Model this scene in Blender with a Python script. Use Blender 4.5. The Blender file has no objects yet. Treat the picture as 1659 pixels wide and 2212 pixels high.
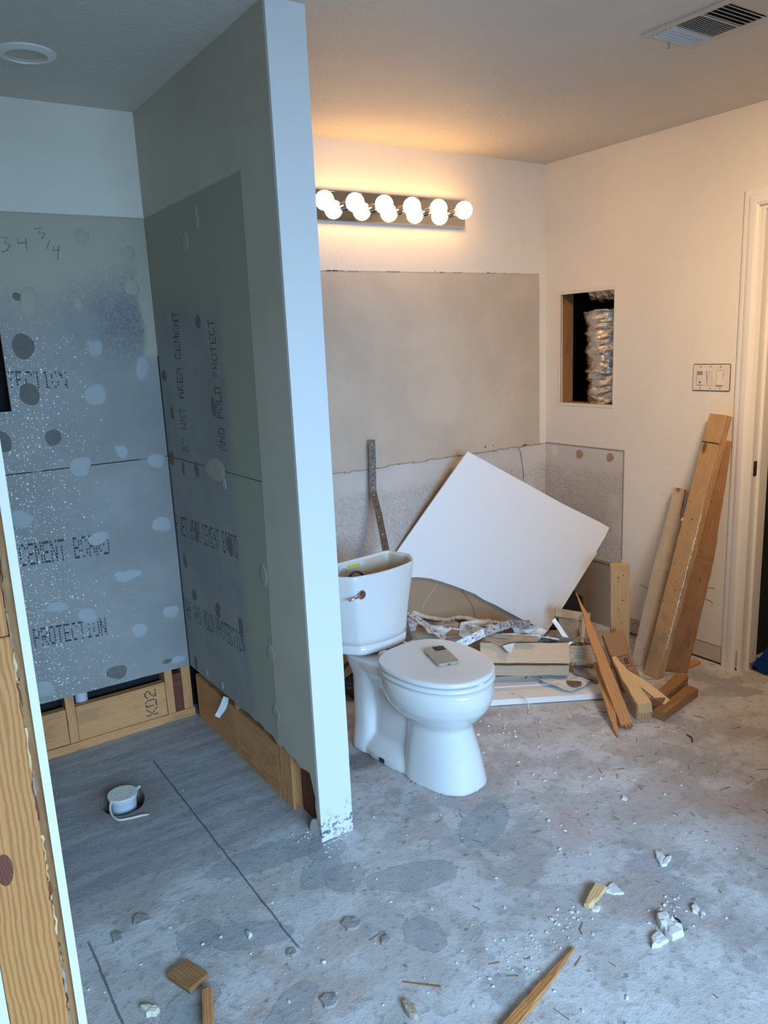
import bpy, bmesh, math, random
import numpy as np
from mathutils import Vector, Matrix, noise
random.seed(7)
V = Vector
sc = bpy.context.scene
col = sc.collection

# ------------------------------------------------------------------ camera
FPX, YAW, PITCH, ROLL, CZ = 1678.0, .587357, .214147, -.04496, 1.56188
cy_, sy_, cp_, sp_ = math.cos(YAW), math.sin(YAW), math.cos(PITCH), math.sin(PITCH)
FW = V((sy_*cp_, cy_*cp_, -sp_)); _r = V((cy_, -sy_, 0)); _u = _r.cross(FW)
RT = _r*math.cos(ROLL) + _u*math.sin(ROLL); UP = -_r*math.sin(ROLL) + _u*math.cos(ROLL)
CAM = V((0, 0, CZ))
cd = bpy.data.cameras.new('camera'); cam = bpy.data.objects.new('camera', cd); col.objects.link(cam)
cd.sensor_fit = 'HORIZONTAL'; cd.sensor_width = 36; cd.lens = FPX*36/1659; cd.clip_start = .02
M = Matrix((RT, UP, -FW)).transposed().to_4x4(); M.translation = CAM
cam.matrix_world = M; sc.camera = cam

# ------------------------------------------------------------------ world, lights, exposure
w = bpy.data.worlds.new('world'); sc.world = w; w.use_nodes = True
w.node_tree.nodes['Background'].inputs[0].default_value = (.55, .75, 1, 1)
w.node_tree.nodes['Background'].inputs[1].default_value = .6
def area_light(name, loc, target, sx, sy, power, colr, spread=180):
    l = bpy.data.lights.new(name, 'AREA'); l.shape = 'RECTANGLE'; l.size = sx; l.size_y = sy
    l.energy = power; l.color = colr; l.spread = math.radians(spread)
    o = bpy.data.objects.new(name, l); col.objects.link(o); o.location = loc
    o.rotation_euler = (V(target)-V(loc)).to_track_quat('-Z', 'Y').to_euler(); return o
area_light('window_daylight', (.60, -1.86, 1.50), (1.7, 1.6, -1.35), 2.0, 1.05, 122, (.39, .66, 1.0), 118)
area_light('warm_fill', (2.25, .98, 2.38), (3.4, 2.3, .9), .35, .35, 13, (1, .68, .40), 105)  # added unseen fill light that warms the right wall
sc.view_settings.view_transform = 'Standard'; sc.view_settings.look = 'None'
sc.view_settings.gamma = 1; sc.view_settings.use_curve_mapping = False
sc.view_settings.exposure = .15
BULB = 15.5

# ------------------------------------------------------------------ pixel -> point in the room
def ray(x, y): return FW + RT*((x-829.5)/FPX) - UP*((y-1106)/FPX)
def at(x, y, ax, val):
    d = ray(x, y); return CAM + d*((val-CAM[ax])/d[ax])
def fl(x, y, z=0.): return at(x, y, 2, z)
def dep(x, y, d): return CAM + ray(x, y)*d
def depth_of(p): return (V(p)-CAM).dot(FW)
def onp(x, y, P0, n):
    d = ray(x, y); return CAM + d*((P0-CAM).dot(n)/d.dot(n))

# ------------------------------------------------------------------ materials
def srgb(r, g, b):
    f = lambda c: (c/255/12.92) if c/255 <= .04045 else ((c/255+.055)/1.055)**2.4
    return (f(r), f(g), f(b), 1)
class NT:
    def __init__(s, name):
        s.m = bpy.data.materials.new(name); s.m.use_nodes = True; s.t = s.m.node_tree; s.n = s.t.nodes; s.l = s.t.links
        s.b = s.n['Principled BSDF']
    def new(s, typ, **k):
        nd = s.n.new(typ)
        for a, b in k.items():
            if isinstance(b, tuple) and a == 'inp': pass
            else: setattr(nd, a, b)
        return nd
    def put(s, sock, v):
        if hasattr(v, 'links') or isinstance(v, bpy.types.NodeSocket): s.l.new(v, sock)
        else: sock.default_value = v
    def pos(s): return s.new('ShaderNodeNewGeometry').outputs['Position']
    def objc(s): return s.new('ShaderNodeTexCoord').outputs['Object']
    def mapping(s, vec, loc=(0,0,0), rot=(0,0,0), scale=(1,1,1), typ='POINT'):
        m = s.new('ShaderNodeMapping'); m.vector_type = typ; s.put(m.inputs[0], vec)
        m.inputs['Location'].default_value = loc; m.inputs['Rotation'].default_value = rot; m.inputs['Scale'].default_value = scale
        return m.outputs[0]
    def noise(s, vec, scale, detail=4, rough=.55, dist=0, out='Fac'):
        n_ = s.new('ShaderNodeTexNoise'); s.put(n_.inputs['Vector'], vec); n_.inputs['Scale'].default_value = scale
        n_.inputs['Detail'].default_value = detail; n_.inputs['Roughness'].default_value = rough; n_.inputs['Distortion'].default_value = dist
        return n_.outputs[out]
    def vor(s, vec, scale, feature='F1', out='Distance', rnd=1):
        n_ = s.new('ShaderNodeTexVoronoi'); n_.feature = feature; s.put(n_.inputs['Vector'], vec); n_.inputs['Scale'].default_value = scale
        n_.inputs['Randomness'].default_value = rnd
        return n_.outputs[out]
    def rng(s, v, a, b, c=0., d=1., smooth=True):
        m = s.new('ShaderNodeMapRange'); m.interpolation_type = 'SMOOTHSTEP' if smooth else 'LINEAR'
        s.put(m.inputs[0], v)
        for i, q in zip((1, 2, 3, 4), (a, b, c, d)): m.inputs[i].default_value = q
        return m.outputs[0]
    def math(s, op, a, b=0., clamp=False):
        m = s.new('ShaderNodeMath'); m.operation = op; m.use_clamp = clamp; s.put(m.inputs[0], a); s.put(m.inputs[1], b); return m.outputs[0]
    def mix(s, f, a, b, mode='MIX'):
        m = s.new('ShaderNodeMix'); m.data_type = 'RGBA'; m.blend_type = mode
        s.put(m.inputs[0], f); s.put(m.inputs[6], a); s.put(m.inputs[7], b); return m.outputs[2]
    def sep(s, v):
        m = s.new('ShaderNodeSeparateXYZ'); s.put(m.inputs[0], v); return m.outputs
    def vadd(s, a, b):
        m = s.new('ShaderNodeVectorMath'); m.operation = 'ADD'; s.put(m.inputs[0], a); s.put(m.inputs[1], b); return m.outputs[0]
    def warp(s, vec, scale, amp):
        c = s.noise(vec, scale, 5, .6, out='Color')
        m = s.new('ShaderNodeVectorMath'); m.operation = 'MULTIPLY_ADD'; s.put(m.inputs[0], c)
        m.inputs[1].default_value = (amp, amp, amp); m.inputs[2].default_value = (-amp/2,)*3
        return s.vadd(vec, m.outputs[0])
    def ell(s, vec, c, r, rot=(0, 0, 0), soft=.08):
        m = s.mapping(vec, c, rot, r, 'TEXTURE'); L = s.new('ShaderNodeVectorMath'); L.operation = 'LENGTH'; s.put(L.inputs[0], m)
        return s.rng(L.outputs['Value'], 1-soft, 1+soft, 1, 0)
    def bump(s, h, strength=.3, dist=.004, prev=None):
        b = s.new('ShaderNodeBump'); b.inputs['Strength'].default_value = strength; b.inputs['Distance'].default_value = dist
        s.put(b.inputs['Height'], h)
        if prev is not None: s.put(b.inputs['Normal'], prev)
        return b.outputs[0]
    def done(s, color=None, rough=.6, normal=None, metal=0, **k):
        if color is not None: s.put(s.b.inputs['Base Color'], color)
        s.put(s.b.inputs['Roughness'], rough); s.put(s.b.inputs['Metallic'], metal)
        if normal is not None: s.put(s.b.inputs['Normal'], normal)
        for a, b in k.items(): s.put(s.b.inputs[a], b)
        return s.m

def plain(name, c, rough=.6, metal=0, noise_amt=.06, scale=30, bump=0, **k):
    t = NT(name); p = t.objc(); n_ = t.noise(p, scale)
    c2 = tuple(max(0, q*(1-noise_amt*2)) for q in c[:3])+(1,)
    return t.done(t.mix(n_, c2, c), rough, t.bump(n_, bump, .002) if bump else None, metal, **k)

def wood(name, c1, c2, knots=True, grime=0., gc=(.08, .06, .05, 1), rough=.7, scale=1.):
    t = NT(name); p = t.objc()
    oi = t.new('ShaderNodeObjectInfo').outputs['Random']
    sh = t.new('ShaderNodeCombineXYZ'); t.put(sh.inputs[2], t.math('MULTIPLY', oi, 7.)); t.put(sh.inputs[0], t.math('MULTIPLY', oi, .3))
    p = t.vadd(p, sh.outputs[0])
    q = t.mapping(t.warp(p, 6, .018), (0.02, 0.09, 0), (0, .02, 0), (1, 1, .06))
    wv = t.new('ShaderNodeTexWave'); wv.wave_type = 'RINGS'; wv.rings_direction = 'Z'; t.put(wv.inputs[0], q)
    wv.inputs['Scale'].default_value = 46*scale; wv.inputs['Distortion'].default_value = 5.5; wv.inputs['Detail'].default_value = 3
    wv.inputs['Detail Scale'].default_value = 1.4
    fine = t.noise(t.mapping(p, scale=(220, 220, 6)), 1, 3)
    big = t.noise(t.mapping(p, scale=(9, 9, 2)), 1, 3)
    c = t.mix(t.rng(wv.outputs[0], .2, 1.0, 0, .62), c1, c2)
    c = t.mix(t.math('MULTIPLY', fine, .35), c, c2)
    c = t.mix(t.rng(big, .45, .75, 0, .45), c, c1)
    if knots:
        k = t.vor(t.mapping(p, scale=(7, 7, 3.1)), 1)
        c = t.mix(t.rng(k, .07, .13, .85, 0), c, (c2[0]*.3, c2[1]*.2, c2[2]*.2, 1))
    if grime:
        g = t.noise(t.mapping(p, scale=(14, 14, 5)), 1, 5, .65)
        c = t.mix(t.rng(g, .5, .68, 0, grime), c, gc)
    return t.done(c, rough, t.bump(t.math('ADD', t.math('MULTIPLY', wv.outputs[0], .4), fine), .25, .0012))

W_TAN = wood('wood_tan', srgb(206, 170, 122), srgb(166, 122, 76))
W_LIGHT = wood('wood_light', srgb(226, 192, 142), srgb(198, 152, 98), knots=False)
W_ORANGE = wood('wood_orange', srgb(205, 148, 92), srgb(160, 100, 52), knots=False)
W_BROWN = wood('wood_brown', srgb(168, 122, 76), srgb(120, 80, 45), grime=.35)
W_GREY = wood('wood_weathered', srgb(190, 172, 148), srgb(150, 130, 106), grime=.5, gc=srgb(150, 142, 135))
W_POST = wood('wood_post', srgb(196, 158, 112), srgb(158, 118, 78), grime=.6, gc=srgb(140, 122, 105))
W_FRAME = wood('wood_frame', srgb(226, 164, 106), srgb(176, 114, 66), grime=.3, gc=srgb(110, 92, 78))
W_STUD = wood('wood_stud', srgb(205, 142, 80), srgb(150, 90, 44), knots=True, scale=.8)
W_RED = wood('wood_reddish', srgb(120, 66, 44), srgb(84, 40, 28), knots=False)
W_PLY = wood('wood_fresh', srgb(214, 184, 150), srgb(186, 148, 112))

def paint(name, c, bumpy=.25, extra=None):
    t = NT(name); p = t.pos(); o = t.vor(t.warp(p, 30, .02), 70, 'SMOOTH_F1'); n_ = t.noise(p, 90, 3); big = t.noise(p, 2.2, 3)
    cc = t.mix(t.rng(big, .3, .7), c, tuple(q*.95 for q in c[:3])+(1,))
    return t.done(cc, .62, t.bump(t.math('ADD', o, t.math('MULTIPLY', n_, .6)), bumpy, .003))
P_WALL = paint('painted_orange_peel', srgb(232, 226, 216), .22)
P_SMOOTH = paint('painted_smooth', srgb(228, 220, 204), .06)
P_CEIL = paint('painted_ceiling', srgb(214, 206, 194), .55)
P_DIM = paint('taupe_paint', srgb(170, 158, 142), .2)
P_TRIM = plain('painted_trim', srgb(236, 232, 226), .35, noise_amt=.02)
def skim_mat():
    t = NT('painted_partition'); p = t.pos(); n_ = t.noise(p, 60, 3)
    c = t.mix(t.rng(t.noise(p, 2.5, 3), .35, .65), srgb(198, 190, 172), srgb(190, 181, 162))
    return t.done(c, .6, t.bump(n_, .06, .002))
P_PART = skim_mat()
def endface_mat():
    t = NT('painted_end_face'); p = t.pos(); x, y, z = t.sep(p)
    n_ = t.noise(p, 45, 6, .7); g = t.noise(p, 9, 3)
    hurt = t.math('MULTIPLY', t.rng(n_, .5, .6), t.rng(t.math('ADD', z, t.math('MULTIPLY', g, .16)), .13, .2, 1, 0))
    c = t.mix(hurt, srgb(226, 226, 224), srgb(95, 100, 108))
    return t.done(c, .55, t.bump(hurt, .5, -.003, t.bump(t.noise(p, 80, 3), .08, .002)))
P_END = endface_mat()

def bare_mat():   # unpainted drywall behind the old mirror
    t = NT('bare_drywall'); p = t.pos(); x, y, z = t.sep(p)
    c = t.mix(t.rng(t.noise(p, 3, 5, .6), .3, .7), srgb(204, 192, 176), srgb(190, 178, 162))
    n_ = t.noise(t.mapping(p, scale=(60, 60, 60)), 1, 4)
    c = t.mix(t.rng(t.noise(p, 14, 6, .7), .62, .8, 0, .3), c, srgb(232, 224, 212))
    return t.done(c, .8, t.bump(n_, .3, .003))
P_BARE = bare_mat()
def adhesive_mat():
    t = NT('mottled_adhesive'); p = t.pos(); x, y, z = t.sep(p)
    m = t.noise(t.warp(p, 30, .03), 110, 6, .75)
    zone = t.math('MULTIPLY', t.rng(t.math('ADD', z, t.math('MULTIPLY', t.noise(p, 6, 3), .08)), .86, .92, 1, 0), t.rng(t.noise(p, 3.2, 2), .36, .44))
    c = t.mix(t.rng(t.noise(p, 2.5, 4), .3, .7), srgb(208, 203, 198), srgb(196, 190, 184))
    c = t.mix(t.math('MULTIPLY', zone, t.rng(m, .42, .6, 0, .8)), c, srgb(170, 162, 156))
    c = t.mix(t.math('MULTIPLY', t.rng(z, .36, .37, 1, 0), .8), c, srgb(150, 138, 124))
    return t.done(c, .85, t.bump(t.math('MULTIPLY', zone, m), .3, .003))
P_ADH = adhesive_mat()

def board_mat(name, side):
    t = NT(name); p = t.pos(); x, y, z = t.sep(p); wp = t.warp(p, 5, .12)
    wx, wy, wz = t.sep(wp)
    base = t.mix(t.rng(t.noise(p, 3, 6, .65), .3, .7), srgb(166, 162, 156), srgb(148, 145, 140))
    grain = t.noise(p, 260, 3)
    base = t.mix(t.math('MULTIPLY', grain, .3), base, srgb(122, 124, 124))
    if side == 'back':
        edge = t.math('SUBTRACT', wz, t.math('MULTIPLY', t.rng(x, .55, 1.0), .08))
        skim = t.rng(t.math('ADD', edge, t.math('MULTIPLY', t.noise(p, 70, 5, .7), .22)), 1.78, 1.98)
        corner = t.math('MULTIPLY', t.rng(wx, .955, .985), t.rng(wz, 1.5, 1.56))
        skim = t.math('MAXIMUM', skim, corner)
        dark = t.ell(wp, (.90, 3.1, 1.68), (.10, 1, .13), soft=.7)
        base = t.mix(t.math('MULTIPLY', dark, t.rng(t.noise(p, 90, 4, .8), .35, .6)), base, srgb(122, 124, 122))
        c = t.mix(skim, base, srgb(182, 175, 156))
        # paint spatter: flecks, thick at the left, thinning to the right
        den = t.rng(t.math('ADD', x, t.math('MULTIPLY', t.noise(p, 4, 2), .25)), .45, .95, 1, 0)
        for sc_, th in ((48, .19), (85, .24), (24, .10), (130, .26)):
            d = t.vor(t.warp(p, 60, .006), sc_); rnd = t.vor(t.warp(p, 60, .006), sc_, out='Color')
            r0 = t.sep(rnd)[0]
            s_ = t.math('MULTIPLY', t.rng(d, th*.7, th, 1, 0), t.math('LESS_THAN', r0, t.math('MULTIPLY', den, .62)))
            s_ = t.math('MULTIPLY', s_, t.rng(z, 1.62, 1.75, 1, 0))
            c = t.mix(s_, c, srgb(236, 240, 240))
    else:
        e = t.math('ADD', wy, t.math('MULTIPLY', t.noise(p, 20, 4), .03))
        band = t.rng(e, 2.42, 2.5, 1, 0)                       # smooth compound band beside the paint
        up = t.rng(t.math('ADD', wz, t.math('MULTIPLY', t.noise(p, 60, 4, .7), .2)), 1.72, 1.95)
        c = t.mix(t.math('MAXIMUM', band, up), base, srgb(166, 163, 144))
        d = t.vor(p, 60); r0 = t.sep(t.vor(p, 60, out='Color'))[0]
        s_ = t.math('MULTIPLY', t.rng(d, .1, .14, 1, 0), t.math('LESS_THAN', r0, .06))
        c = t.mix(s_, c, srgb(200, 202, 198))
    return t.done(c, .85, t.bump(grain, .2, .002))
B_BACK = board_mat('cement_board_back', 'back')
B_SIDE = board_mat('cement_board_side', 'side')
M_DAB = plain('dried_compound_light', srgb(172, 174, 174), .7, noise_amt=.06, scale=60)
M_DABT = plain('dried_compound_tan', srgb(178, 172, 153), .7, noise_amt=.06, scale=60)
M_DABD = plain('dried_adhesive_dark', srgb(120, 119, 112), .8, noise_amt=.2, scale=120)
M_DABB = plain('dried_adhesive_brown', srgb(120, 104, 72), .6, noise_amt=.2, scale=80)
M_INK = plain('printed_ink', srgb(58, 62, 68), .8)
M_INKF = plain('printed_ink_faded', srgb(84, 86, 83), .8)
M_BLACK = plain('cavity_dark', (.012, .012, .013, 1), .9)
M_CRACK = plain('joint_dark', (.02, .02, .02, 1), .9)

def floor_mat():
    t = NT('scraped_concrete'); p = t.pos(); x, y, z = t.sep(p); wp = t.warp(t.warp(p, 3, .16), 16, .035)
    wf = t.warp(p, 24, .05)
    a = t.noise(p, 1.6, 6, .62); b = t.noise(wp, 4.5, 7, .65)
    c = t.mix(t.rng(a, .35, .65), srgb(170, 164, 160), srgb(190, 186, 182))
    c = t.mix(t.rng(b, .45, .57, 0, .8), c, srgb(206, 204, 203))                         # chalky thinset film
    c = t.mix(t.rng(t.noise(wp, 2.1, 5, .6), .55, .62, 0, .55), c, srgb(184, 164, 154))       # pinkish stain
    c = t.mix(t.rng(t.noise(t.mapping(wp, (3, 5, 0)), 3.1, 5, .6), .60, .63, 0, .7), c, srgb(158, 158, 160))
    # clean grey lands where the tile came off whole
    for cx, cy, rx, ry, rz in ((.95, 1.86, .085, .05, .4), (1.0, 1.80, .06, .06, 0), (1.50, 1.74, .13, .07, .5), (1.16, 1.68, .14, .06, -.4),
                               (.66, 1.76, .12, .05, -.5), (.55, 1.84, .06, .05, 0), (.86, 2.03, .20, .06, -.15), (1.02, 1.95, .06, .05, 0),
                               (.45, 1.63, .08, .05, .3), (1.05, 1.47, .05, .07, 0), (2.98, 1.80, .14, .05, -.6), (.62, 1.45, .12, .05, .6)):
        big_ = t.ell(wf, (cx, cy, 0), (rx, ry, 1), (0, 0, rz), .012); lip = t.math('SUBTRACT', t.ell(wf, (cx, cy, 0), (rx+.003, ry+.003, 1), (0, 0, rz), .012), big_)
        c = t.mix(t.math('MULTIPLY', big_, .62), c, srgb(150, 153, 156)); c = t.mix(t.math('MULTIPLY', lip, .45, True), c, srgb(96, 92, 92))
    for cx, cy, rx, ry, rz in ((.84, 1.60, .09, .07, 0), (1.62, 1.23, .13, .09, .3), (1.33, 1.83, .07, .05, 0), (2.1, 1.5, .22, .1, .2)):
        c = t.mix(t.math('MULTIPLY', t.ell(wf, (cx, cy, 0), (rx, ry, 1), (0, 0, rz), .08), .6), c, srgb(176, 162, 154))
    # shower pan bed: smooth darker mortar with brushed streaks
    sm = t.math('MULTIPLY', t.rng(t.sep(wp)[1], 2.05, 2.22), t.rng(x, 1.03, 1.06, 1, 0))
    st = t.noise(t.mapping(p, rot=(0, 0, .5), scale=(2, 14, 1)), 1.5, 5)
    pan = t.mix(t.rng(st, .35, .7), srgb(138, 138, 138), srgb(170, 168, 166))
    c = t.mix(t.math('MULTIPLY', sm, .85), c, pan)
    rust = t.ell(wf, (.572, 2.66, 0), (.13, .16, 1), soft=.5)
    c = t.mix(t.math('MULTIPLY', rust, .5), c, srgb(120, 92, 74))
    stn = t.ell(t.warp(p, 30, .08), (1.39, 2.33, 0), (.07, .06, 1), soft=.3)
    c = t.mix(t.math('MULTIPLY', stn, .7), c, srgb(80, 72, 68))
    lines = 0
    for lx, y0, y1 in ((.752, 1.62, 2.86), (.300, 1.45, 2.02)):
        l = t.math('MULTIPLY', t.rng(t.math('ABSOLUTE', t.math('SUBTRACT', t.math('ADD', x, t.math('MULTIPLY', t.noise(p, 12, 3), .012)), lx+.006)), .001, .0035, 1, 0),
                   t.math('MULTIPLY', t.rng(y, y0, y0+.03), t.rng(y, y1-.03, y1, 1, 0)))
        lines = t.math('ADD', l, lines)
    c = t.mix(t.math('MULTIPLY', lines, .7), c, srgb(74, 72, 74))
    fine = t.noise(p, 150, 5, .7); mid = t.noise(p, 38, 6, .7)
    pits = t.math('MULTIPLY', t.rng(t.vor(t.warp(p, 25, .03), 17), .05, .16, 1, 0), t.math('LESS_THAN', t.sep(t.vor(t.warp(p, 25, .03), 17, out='Color'))[1], .30))
    pits = t.math('MULTIPLY', pits, t.math('SUBTRACT', 1., sm))
    c = t.mix(t.math('MULTIPLY', pits, .45), c, srgb(112, 104, 98))
    c = t.mix(t.rng(mid, .52, .66, 0, .5), c, srgb(120, 116, 114))
    c = t.mix(t.rng(fine, .56, .74, 0, .55), c, srgb(214, 212, 208))
    h = t.math('ADD', t.math('ADD', t.math('MULTIPLY', b, 1.), t.math('MULTIPLY', mid, .45)), t.math('SUBTRACT', t.math('MULTIPLY', fine, .12), t.math('ADD', t.math('MULTIPLY', pits, .25), t.math('MULTIPLY', lines, .5))))
    return t.done(c, .75, t.bump(h, .8, .009))
M_FLOOR = floor_mat()
def ceramic():
    t = NT('white_vitreous_china'); p = t.objc(); return t.done(t.mix(t.noise(p, 3), srgb(222, 222, 220), srgb(226, 226, 224)), .10, **{'Coat Weight': .6, 'Coat Roughness': .04})
M_CER = ceramic()
M_SEAT = plain('white_seat_plastic', srgb(228, 226, 222), .22, noise_amt=.01)
M_TANKIN = plain('unglazed_china', srgb(206, 196, 180), .5, noise_amt=.05)
M_CHROME = plain('polished_chrome', (.8, .8, .82, 1), .06, 1, noise_amt=.01)
M_MIRROR = plain('mirror_plate', (.62, .6, .58, 1), .05, 1, noise_amt=.01)
M_RUB = plain('black_rubber', (.03, .03, .033, 1), .5)
def galv(name, a, b, rough=.35):
    t = NT(name); p = t.objc(); v = t.vor(p, 120, out='Color'); g = t.sep(v)[0]
    return t.done(t.mix(g, a, b), t.rng(g, 0, 1, rough, rough+.25), t.bump(t.noise(p, 60), .1, .002), .75)
M_GALV = galv('galvanized_steel', srgb(150, 158, 166), srgb(200, 208, 214))
M_STRAP = galv('dull_steel', srgb(92, 88, 84), srgb(124, 118, 110), .5)
M_BOARD = plain('white_laminate_face', srgb(232, 234, 236), .45, noise_amt=.01, scale=6)
M_GYP = plain('broken_gypsum', srgb(226, 222, 216), .9, noise_amt=.12, scale=40, bump=.8)
M_KRAFT = plain('brown_paper_back', srgb(170, 142, 114), .85, noise_amt=.06, scale=8)
M_PAPER = plain('white_torn_paper', srgb(218, 218, 216), .8, noise_amt=.05)
M_BAG = plain('black_plastic_bag', (.012, .013, .017, 1), .28, noise_amt=.2, scale=12, bump=.6)
M_BLUE = plain('blue_plastic_sheet', srgb(14, 66, 134), .35, noise_amt=.2, scale=10, bump=.5)
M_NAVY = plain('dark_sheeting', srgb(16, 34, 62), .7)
M_PVC = plain('white_pvc', srgb(206, 214, 222), .3, noise_amt=.02)
M_PEB = plain('grey_mortar', srgb(160, 156, 152), .85, noise_amt=.12, scale=90)
M_TAPE = plain('tan_mesh_tape', srgb(170, 158, 142), .8, noise_amt=.15)
M_CORD = plain('cream_caulk', srgb(214, 210, 190), .5, noise_amt=.06)
M_VENT = plain('painted_vent_metal', srgb(196, 188, 176), .45, noise_amt=.02)
M_SWITCH = plain('white_switch_plastic', srgb(226, 216, 206), .3, noise_amt=.01)
M_SWG = plain('grey_sensor_window', srgb(150, 146, 140), .3)
M_NAIL = plain('rusty_nail_steel', srgb(70, 56, 48), .5, .6)
def foil_mat():
    t = NT('duct_foil'); p = t.objc(); n_ = t.noise(t.mapping(p, scale=(1, 1, 2.2)), 16, 5, .6, .6)
    return t.done(srgb(214, 210, 204), .2, t.bump(n_, .6, .02), 1)
M_FOIL = foil_mat()
def bulb_mat():
    t = NT('lit_frosted_bulb'); t.b.inputs['Emission Color'].default_value = (1, .55, .20, 1)
    t.b.inputs['Emission Strength'].default_value = BULB; return t.done((1, .95, .9, 1), .3)
M_BULB = bulb_mat()
M_PHONE = plain('phone_case_grey', srgb(168, 158, 138), .3, noise_amt=.02)
M_LENS = plain('camera_lens_glass', (.015, .015, .02, 1), .08)
M_LABELW = plain('label_white', srgb(214, 218, 222), .5, noise_amt=.01)
M_LABELY = plain('label_yellow', srgb(206, 214, 70), .5, noise_amt=.01)
M_LABELK = plain('label_print_grey', srgb(120, 124, 132), .6, noise_amt=.01)
M_STAMP = plain('grade_stamp_ink', srgb(98, 52, 36), .7)

# ------------------------------------------------------------------ object helpers
def tag(o, label=None, cat=None, group=None, kind=None):
    if label: o['label'] = label
    if cat: o['category'] = cat
    if group: o['group'] = group
    if kind: o['kind'] = kind
    return o
def link(name, me, m=None, parent=None, mats=None):
    o = bpy.data.objects.new(name, me); col.objects.link(o)
    for q in (mats or [m]):
        if q is not None and len(me.materials) < len(mats or [m]): me.materials.append(q)
    if parent is not None: o.parent = parent
    return o
def from_bm(name, bm, m, parent=None, smooth=False, mats=None, norm=True):
    if norm: bmesh.ops.recalc_face_normals(bm, faces=bm.faces)
    me = bpy.data.meshes.new(name); bm.to_mesh(me); bm.free()
    if smooth: me.shade_smooth()
    return link(name, me, m, parent, mats)
def empty(name, loc=(0, 0, 0), rz=0):
    o = bpy.data.objects.new(name, None); col.objects.link(o); o.location = loc; o.rotation_euler = (0, 0, rz)
    o.empty_display_size = .05; return o
def place(o, mw, parent=None):
    """world matrix, kept when parented to an unrotated empty"""
    if parent is not None:
        o.parent = parent
        pm = Matrix.LocRotScale(parent.location, parent.rotation_euler, parent.scale)
        if parent.parent is not None:
            pp = parent.parent; pm = Matrix.LocRotScale(pp.location, pp.rotation_euler, pp.scale) @ pm
        o.matrix_basis = pm.inverted() @ mw
    else: o.matrix_basis = mw
    return o
def box_bm(bm, x0, x1, y0, y1, z0, z1, bev=0):
    vs = [bm.verts.new((x, y, z)) for x in (x0, x1) for y in (y0, y1) for z in (z0, z1)]
    fs = [bm.faces.new([vs[i] for i in f]) for f in ((0,1,3,2),(4,6,7,5),(0,4,5,1),(2,3,7,6),(0,2,6,4),(1,5,7,3))]
    if bev:
        es = list({e for f in fs for e in f.edges}); bmesh.ops.recalc_face_normals(bm, faces=fs)
        bmesh.ops.bevel(bm, geom=es, offset=bev, segments=2, affect='EDGES')
def box(name, x0, x1, y0, y1, z0, z1, m, parent=None, bev=0):
    bm = bmesh.new(); box_bm(bm, x0, x1, y0, y1, z0, z1, bev); return from_bm(name, bm, m, parent)
def boxes(name, L, m, parent=None):
    bm = bmesh.new()
    for b in L: box_bm(bm, *b)
    return from_bm(name, bm, m, parent)
def prism(name, pts, off, m, parent=None, mats=None, smooth=False):
    """polygon of 3D points (front face) extruded by off; mats = (front, side, back)"""
    bm = bmesh.new(); off = V(off); n_ = len(pts)
    a = [bm.verts.new(V(p)) for p in pts]; b = [bm.verts.new(V(p)+off) for p in pts]
    f = bm.faces.new(a); g = bm.faces.new(b[::-1]); sides = []
    for i in range(n_): sides.append(bm.faces.new((a[i], b[i], b[(i+1) % n_], a[(i+1) % n_])))
    if mats:
        for s in sides: s.material_index = 1
        g.material_index = 2 if len(mats) > 2 else 1
    bmesh.ops.recalc_face_normals(bm, faces=bm.faces)
    bmesh.ops.triangulate(bm, faces=[f, g])
    return from_bm(name, bm, m, parent, mats=mats, norm=False)
def tube(name, pts, r, m, parent=None, seg=10, taper=None, closed=False, bm=None):
    own = bm is None
    if own: bm = bmesh.new()
    pts = [V(p) for p in pts]; rings = []; n_ = len(pts); prev = None
    for i, p in enumerate(pts):
        if closed: t = (pts[(i+1) % n_]-pts[i-1]).normalized()
        else: t = (pts[min(i+1, n_-1)]-pts[max(i-1, 0)]).normalized()
        if prev is None: a = t.orthogonal().normalized()
        else: a = (prev-t*prev.dot(t)).normalized()
        prev = a; b = t.cross(a); rr = r*(taper[i] if taper else 1)
        rings.append([bm.verts.new(p+(a*math.cos(k*math.tau/seg)+b*math.sin(k*math.tau/seg))*rr) for k in range(seg)])
    for i in range(n_ if closed else n_-1):
        A, B = rings[i], rings[(i+1) % n_]
        for k in range(seg): bm.faces.new((A[k], A[(k+1) % seg], B[(k+1) % seg], B[k]))
    if not closed: bm.faces.new(rings[0][::-1]); bm.faces.new(rings[-1])
    if own: return from_bm(name, bm, m, parent, smooth=True)
def spline(P, n=8):
    P = [V(p) for p in P]; Q = [2*P[0]-P[1]]+P+[2*P[-1]-P[-2]]; out = []
    for i in range(1, len(Q)-2):
        for k in range(n):
            t = k/n; a, b, c, d = Q[i-1:i+3]
            out.append(.5*((2*b)+(c-a)*t+(2*a-5*b+4*c-d)*t*t+(3*b-a-3*c+d)*t**3))
    out.append(P[-1]); return out
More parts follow.
